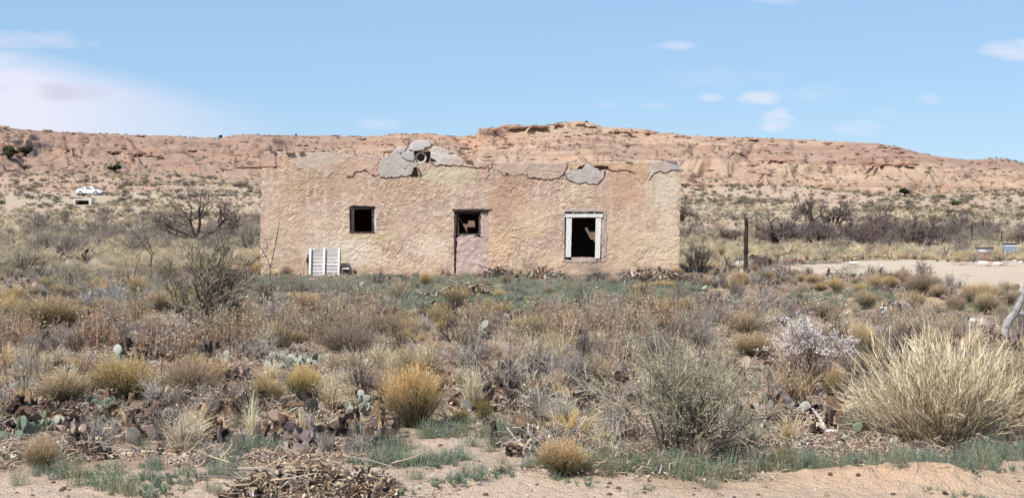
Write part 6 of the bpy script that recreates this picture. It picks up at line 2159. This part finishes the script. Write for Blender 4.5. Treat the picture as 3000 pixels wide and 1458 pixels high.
# small olive shrubs
d = free * sstep(.0, .4, fbm(X / 2.2, Y / 2.2, 163, 3)) * (1 - .9 * zone(X, Y, GREEN)) * .06 * np.where(ground_px(X, Y)[0] > 2050, .4, 1) * sstep(20, 30, Y)
x, y, p = take(X, Y, d)
s = rng.uniform(.5, 1.0, len(x))
BUSHY_J = [q[1][1] for q in BUSHY]
scatter('low_shrubs', 'small olive and grey leafy shrubs scattered through the grass', 'shrubbery', p, BUSHY_J + [q[1][1] for q in BRUSHY], s, s * rng.uniform(.5, .8, len(x)), .1)
# withered pads lying about
X, Y = wedge(22000, 10, 60)
free = (1 - baremask(X, Y)) * (1 - sandmask(X, Y)) * (1 - .95 * zone(X, Y, SOIL)) * (1 - zone(X, Y, HERO_CLEAR))
d = free * sstep(.0, .25, fbm(X / 1.0, Y / 1.0, 167, 3)) * (1 - .8 * zone(X, Y, GREEN)) * .9
x, y, p = take(X, Y, d)
s = rng.uniform(.06, .15, len(x)); p[:, 2] += s * rng.uniform(-.1, .6, len(x))
scatter('withered_pads', 'withered cactus pads and clods lying among the stalks', 'debris', p, PADS['brown'] + PADS['purple'] + PADS['dark'] + PADS['dark'] + PADS['grey'][:1], s, None, .8)
# pebbles and clods
X, Y = wedge(26000, 7.6, 40)
d = (.15 + .4 * zone(X, Y, SOIL) + .85 * baremask(X, Y)) * (1 - .6 * sstep(14, 30, Y))
x, y, p = take(X, Y, d)
s = rng.uniform(.012, .05, len(x)) ** 1.0
scatter('gravel', 'small stones and clods strewn over the sand', 'gravel', p, ROCK_TAN + ROCK_PALE[:1] + ROCK_DARK, s, None, .3)

# ---- the plain behind the house and the slopes
def mk_cushion(seed, n=46, col=(.45, .36, .255), low=(.20, .15, .11), leaf=.09):
    rs_(seed)
    u = unit(n); u[:, 2] = np.abs(u[:, 2])
    Q = u * np.array([.42, .42, .62]) * rng.uniform(.7, 1.05, (n, 1))
    c = jitc(col, n, v=.16)
    g = Geo()
    g.leaves(Q, leaf * rng.uniform(.7, 1.4, n), c, aspect=.5)
    m_ = n // 2
    ph = rng.uniform(0, 6.283, m_)
    A = np.zeros((m_, 3)); E = np.stack([np.cos(ph) * .5, np.sin(ph) * .5, rng.uniform(.2, 1.0, m_)], 1) * rng.uniform(.8, 1.1, (m_, 1))
    g.ribbons(curve_pts(A, E, 3), np.array([.03, .035, .01]), np.stack([np.broadcast_to(np.array(low), (m_, 3)), jitc(col, m_), jitc(col, m_)], 1))
    return g.mesh('tussock', M_PLANT)


rs_(2)
CUSH = [mk_cushion(700), mk_cushion(701, col=(.56, .475, .34)), mk_cushion(702, col=(.31, .26, .19)), mk_cushion(703, col=(.48, .385, .285))]
CUSH_DK = [mk_cushion(706, n=60, col=(.19, .16, .125), low=(.13, .10, .08)), mk_cushion(707, n=60, col=(.25, .205, .165), low=(.15, .12, .095)), mk_cushion(708, n=60, col=(.13, .125, .07), low=(.09, .07, .05))]
X, Y = wedge(46000, 60, 400, 24)
r_ = np.hypot(X, Y)
patch = sstep(-.35, .25, fbm(X / 9, Y / 9, 171, 4))
carx = -74.6
d = (.35 + .65 * patch) * (1 - sandmask(X, Y)) * (1 - .78 * sstep(170, 260, r_)) * (1 - sstep(330, 400, r_))
d = d * (1 - ((np.abs(X + 72) < 10) & (Y > 200) & (Y < 253)))
d = np.where(r_ < 120, 1.0 * (1 - sandmask(X, Y)), d) * (1 - .7 * zone(X, Y, [(2280, 768, 290, 26, 1)]))
x, y, p = take(X, Y, d)
s = rng.uniform(.45, 1.25, len(x)) * (1 + .15 * sstep(200, 300, y))
scatter('tussock_grass', 'pale straw and sage tussocks covering the plain behind the house', 'grass', p, CUSH + TUFT_SAGE[:1] + TUFT[:2], s, s * rng.uniform(.45, .75, len(x)), .08)
# bands of dark brush on the plain
X, Y = wedge(26000, 62, 345, 24)
gx = 1500 + F * X / Y
r_ = np.hypot(X, Y)
band = np.maximum(np.exp(-((r_ - 150 - 22 * fbm(X / 40, Y * 0, 173, 2)) / 28) ** 2) * np.where(gx < 1500, 1.0, .75), .10)
band = np.where(gx > 2000, band * .8, band)
band = np.maximum(band, .30 * np.exp(-((r_ - 112) / 14) ** 2) * sstep(2000, 2300, gx))
band = np.maximum(band, .5 * np.exp(-((r_ - 90) / 18) ** 2) * (gx < 800))
d = band * (1 - sandmask(X, Y)) * sstep(-.35, .3, fbm(X / 7, Y / 7, 175, 4)) * (1 - sstep(190, 210, r_) * .8)
d = d * (1 - .9 * np.exp(-(((gx - 575) / 90) ** 2 + ((r_ - 105) / 16) ** 2)))
x, y, p = take(X, Y, np.clip(d * .62, 0, 1))
s = rng.uniform(1.0, 2.5, len(x))
scatter('brushwood_thicket', 'grey-brown leafless brush growing in a belt across the plain', 'undergrowth', p, [BRUSHY[i][0][1] for i in range(3)] + [BRUSHY[i][1][1] for i in range(3)] + BUSHY_J[:1], s, s * rng.uniform(.45, .75, len(x)), .1)
# the dark bare growth between the trees at the fence
X, Y = wedge(1500, 100, 136, 22)
gx = 1500 + F * X / Y
d = .07 * sstep(2230, 2330, gx) * (1 - sstep(2860, 2960, gx)) + .04 * (gx > 1990)
x, y, p = take(X, Y, d)
s = rng.uniform(2.2, 3.6, len(x))
scatter('bare_thicket', 'tangled dark purple-brown bare growth filling the row of bare trees', 'thicket', p, [q[0][1] for q in MESQ] + [BRUSHY[0][0][1]], s, s * rng.uniform(.45, .75, len(x)), .1)
# dark little shrubs dotted over the slopes and the badlands
X, Y = wedge(22000, 170, 520, 23.5)
r_ = np.hypot(X, Y)
d = np.clip(.5 * sstep(-.1, .4, fbm(X / 16, Y / 16, 177, 4)) + .14, 0, 1) * np.where(r_ > 345, .65, .8)
x, y, p = take(X, Y, d)
s = rng.uniform(.6, 1.9, len(x)) * np.where(np.hypot(x, y) > 350, .75, 1)
scatter('slope_scrub', 'dark little scrub dotted over the slopes and badlands', 'undergrowth', p, CUSH_DK, s, s * rng.uniform(.4, .7, len(x)), .08)
# broken rock on the badland faces
X, Y = wedge(5000, 290, 500, 23)
d = sstep(.0, .4, fbm(X / 14, Y / 14, 179, 3))
x, y, p = take(X, Y, d * .8)
s = rng.uniform(.4, 1.7, len(x))
SL_ROCK = [rock_mesh('slope_rock', 730 + i, (1.4, .9, .5), c) for i, c in enumerate([(.40, .25, .17), (.34, .20, .14), (.48, .34, .23)])]
scatter('slope_rubble', 'reddish rock rubble lying on the badland slopes', 'rubble', p, SL_ROCK, s, None, .2)

# ledges of harder rock that jut from the ridge
def ledge_mesh(seed, col):
    rs_(seed)
    n = 15
    u = np.linspace(-.5, .5, n)
    wob_ = .5 * fbm(u * 6 + seed, u * 0, seed, 3)
    dp = (1 - (2 * np.abs(u)) ** 3) * .16 + .02 + .05 * wob_
    th = (1 - (2 * np.abs(u)) ** 4) * .07 + .01
    rows = []
    for dy, dz in ((.5, .0), (-1.0, -.55), (-1.15, .2), (-.9, .9), (.5, 1.0)):
        rows.append(np.stack([u, dp * dy + .012 * rng.normal(size=n), th * dz * (1 + .2 * rng.normal(size=n)) + .03 * wob_], 1))
    V = np.concatenate(rows); q = []
    for i in range(4):
        for j in range(n - 1):
            a = i * n + j
            q.append([a, a + 1, a + 1 + n, a + n])
    g = Geo(); g.add(V, quads=q, col=np.clip(np.array(col) * (1 + .15 * rng.normal(size=(len(V), 1))), .02, .9))
    return g.mesh('rock_ledge', M_ROCK)


rs_(3)
LEDGE = [ledge_mesh(750 + i, c) for i, c in enumerate([(.30, .185, .13), (.24, .145, .105), (.36, .24, .17), (.27, .16, .115)])]
lx, ly, ls = [], [], []
for (px, py, w_) in [(1440, 383, 70), (1500, 381, 90), (1570, 379, 80), (1640, 374, 60), (1700, 370, 34), (1810, 386, 60), (1840, 388, 44), (1905, 393, 46), (1990, 402, 40), (2010, 405, 30), (2110, 408, 30), (2200, 412, 40), (2350, 419, 28),
                     (2420, 428, 24), (2470, 430, 30), (2300, 474, 56), (2560, 483, 90), (2600, 485, 110), (2650, 487, 80), (2720, 490, 50), (2730, 472, 20), (330, 452, 60), (390, 455, 80), (450, 458, 60), (190, 495, 36), (200, 502, 34), (240, 506, 30),
                     (140, 442, 34), (200, 445, 40), (2150, 450, 60), (2200, 500, 30), (2080, 500, 30), (2010, 575, 60), (2160, 582, 60), (2230, 590, 40), (1500, 425, 60), (1480, 436, 50), (880, 425, 50), (560, 445, 40), (600, 442, 30), (1150, 425, 60),
                     (2550, 610, 30), (2260, 470, 40), (2440, 470, 50), (2400, 500, 40), (30, 500, 50), (80, 492, 40)]:
    Y_ = hillY(px, py, 260, 540)
    lx.append((px - 1500) / F * Y_); ly.append(Y_ - .3); ls.append(w_ * Y_ / F)
X, Y = wedge(750, 350, 520, 23)
lx = np.concatenate([lx, X]); ly = np.concatenate([ly, Y]); ls = np.concatenate([ls, rng.uniform(1.2, 4.5, len(X))])
o = scatter('rock_ledges', 'ledges of reddish harder rock jutting from the badland ridge', 'rock', np.stack([lx, ly, H(lx, ly) + .1], 1), LEDGE, ls, ls * rng.uniform(.7, 1.6, len(lx)), .04)
a_ = np.zeros((len(lx), 3), np.float32); a_[:, 2] = rng.normal(size=len(lx)) * .12 - np.arctan2(lx, ly); a_[:, 1] = rng.normal(size=len(lx)) * .03
o.data.attributes['rot'].data.foreach_set('vector', a_.ravel())

# little round tan and golden bushes too many to single out
rs_(4)


def joined(parts):
    """the meshes of a small plant as one"""
    bm = __import__('bmesh').new()
    for _, me_ in parts:
        bm.from_mesh(me_)
    me_ = bpy.data.meshes.new('small_bush')
    bm.to_mesh(me_); bm.free()
    me_.materials.append(M_PLANT)
    return me_


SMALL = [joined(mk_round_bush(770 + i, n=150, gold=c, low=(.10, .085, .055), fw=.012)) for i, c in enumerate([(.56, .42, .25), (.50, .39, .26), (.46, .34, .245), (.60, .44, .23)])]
X, Y = wedge(6000, 10, 62)
d = (.02 + zone(X, Y, [(2650, 900, 400, 50, .20), (2450, 832, 260, 12, .25), (300, 900, 360, 60, .22), (900, 980, 400, 80, .15), (1600, 960, 400, 70, .15), (700, 800, 200, 20, .1)])) * (1 - sandmask(X, Y)) * (1 - baremask(X, Y))
d = d * (1 - .9 * zone(X, Y, HERO_CLEAR))
x, y, p = take(X, Y, d)
s = rng.uniform(.25, .62, len(x))
scatter('small_bushes', 'small tan and golden bushes scattered between the larger plants', 'shrubbery', p, SMALL, s, s * rng.uniform(.5, .85, len(x)), .12)
# dead cactus and bark lying in dark drifts
X, Y = wedge(13000, 9.4, 30)
d = zone(X, Y, [(420, 1250, 330, 50, .8), (860, 1290, 230, 40, .7), (1060, 1220, 120, 60, .6), (1500, 1160, 260, 50, .8), (1600, 1300, 180, 40, .8), (2250, 1230, 240, 50, .8), (600, 1040, 260, 36, .6), (230, 1150, 200, 50, .5), (1900, 1330, 260, 34, .8),
                 (130, 1240, 200, 40, .8), (700, 1210, 300, 50, .7), (1060, 1300, 160, 30, .9), (2350, 1250, 200, 30, .9), (2700, 1010, 300, 40, .4), (1250, 950, 300, 36, .4), (500, 900, 400, 30, .3)])
x, y, p = take(X, Y, d)
s = rng.uniform(.08, .24, len(x)); p[:, 2] += s * rng.uniform(.1, .5, len(x))
scatter('bark_debris', 'dark curled bark and dead cactus scraps drifted under the plants', 'debris', p, CHIP['dark'] + CHIP['brown'] + CHIP['dark'] + CHIP['tan'][:1], s, None, .7)
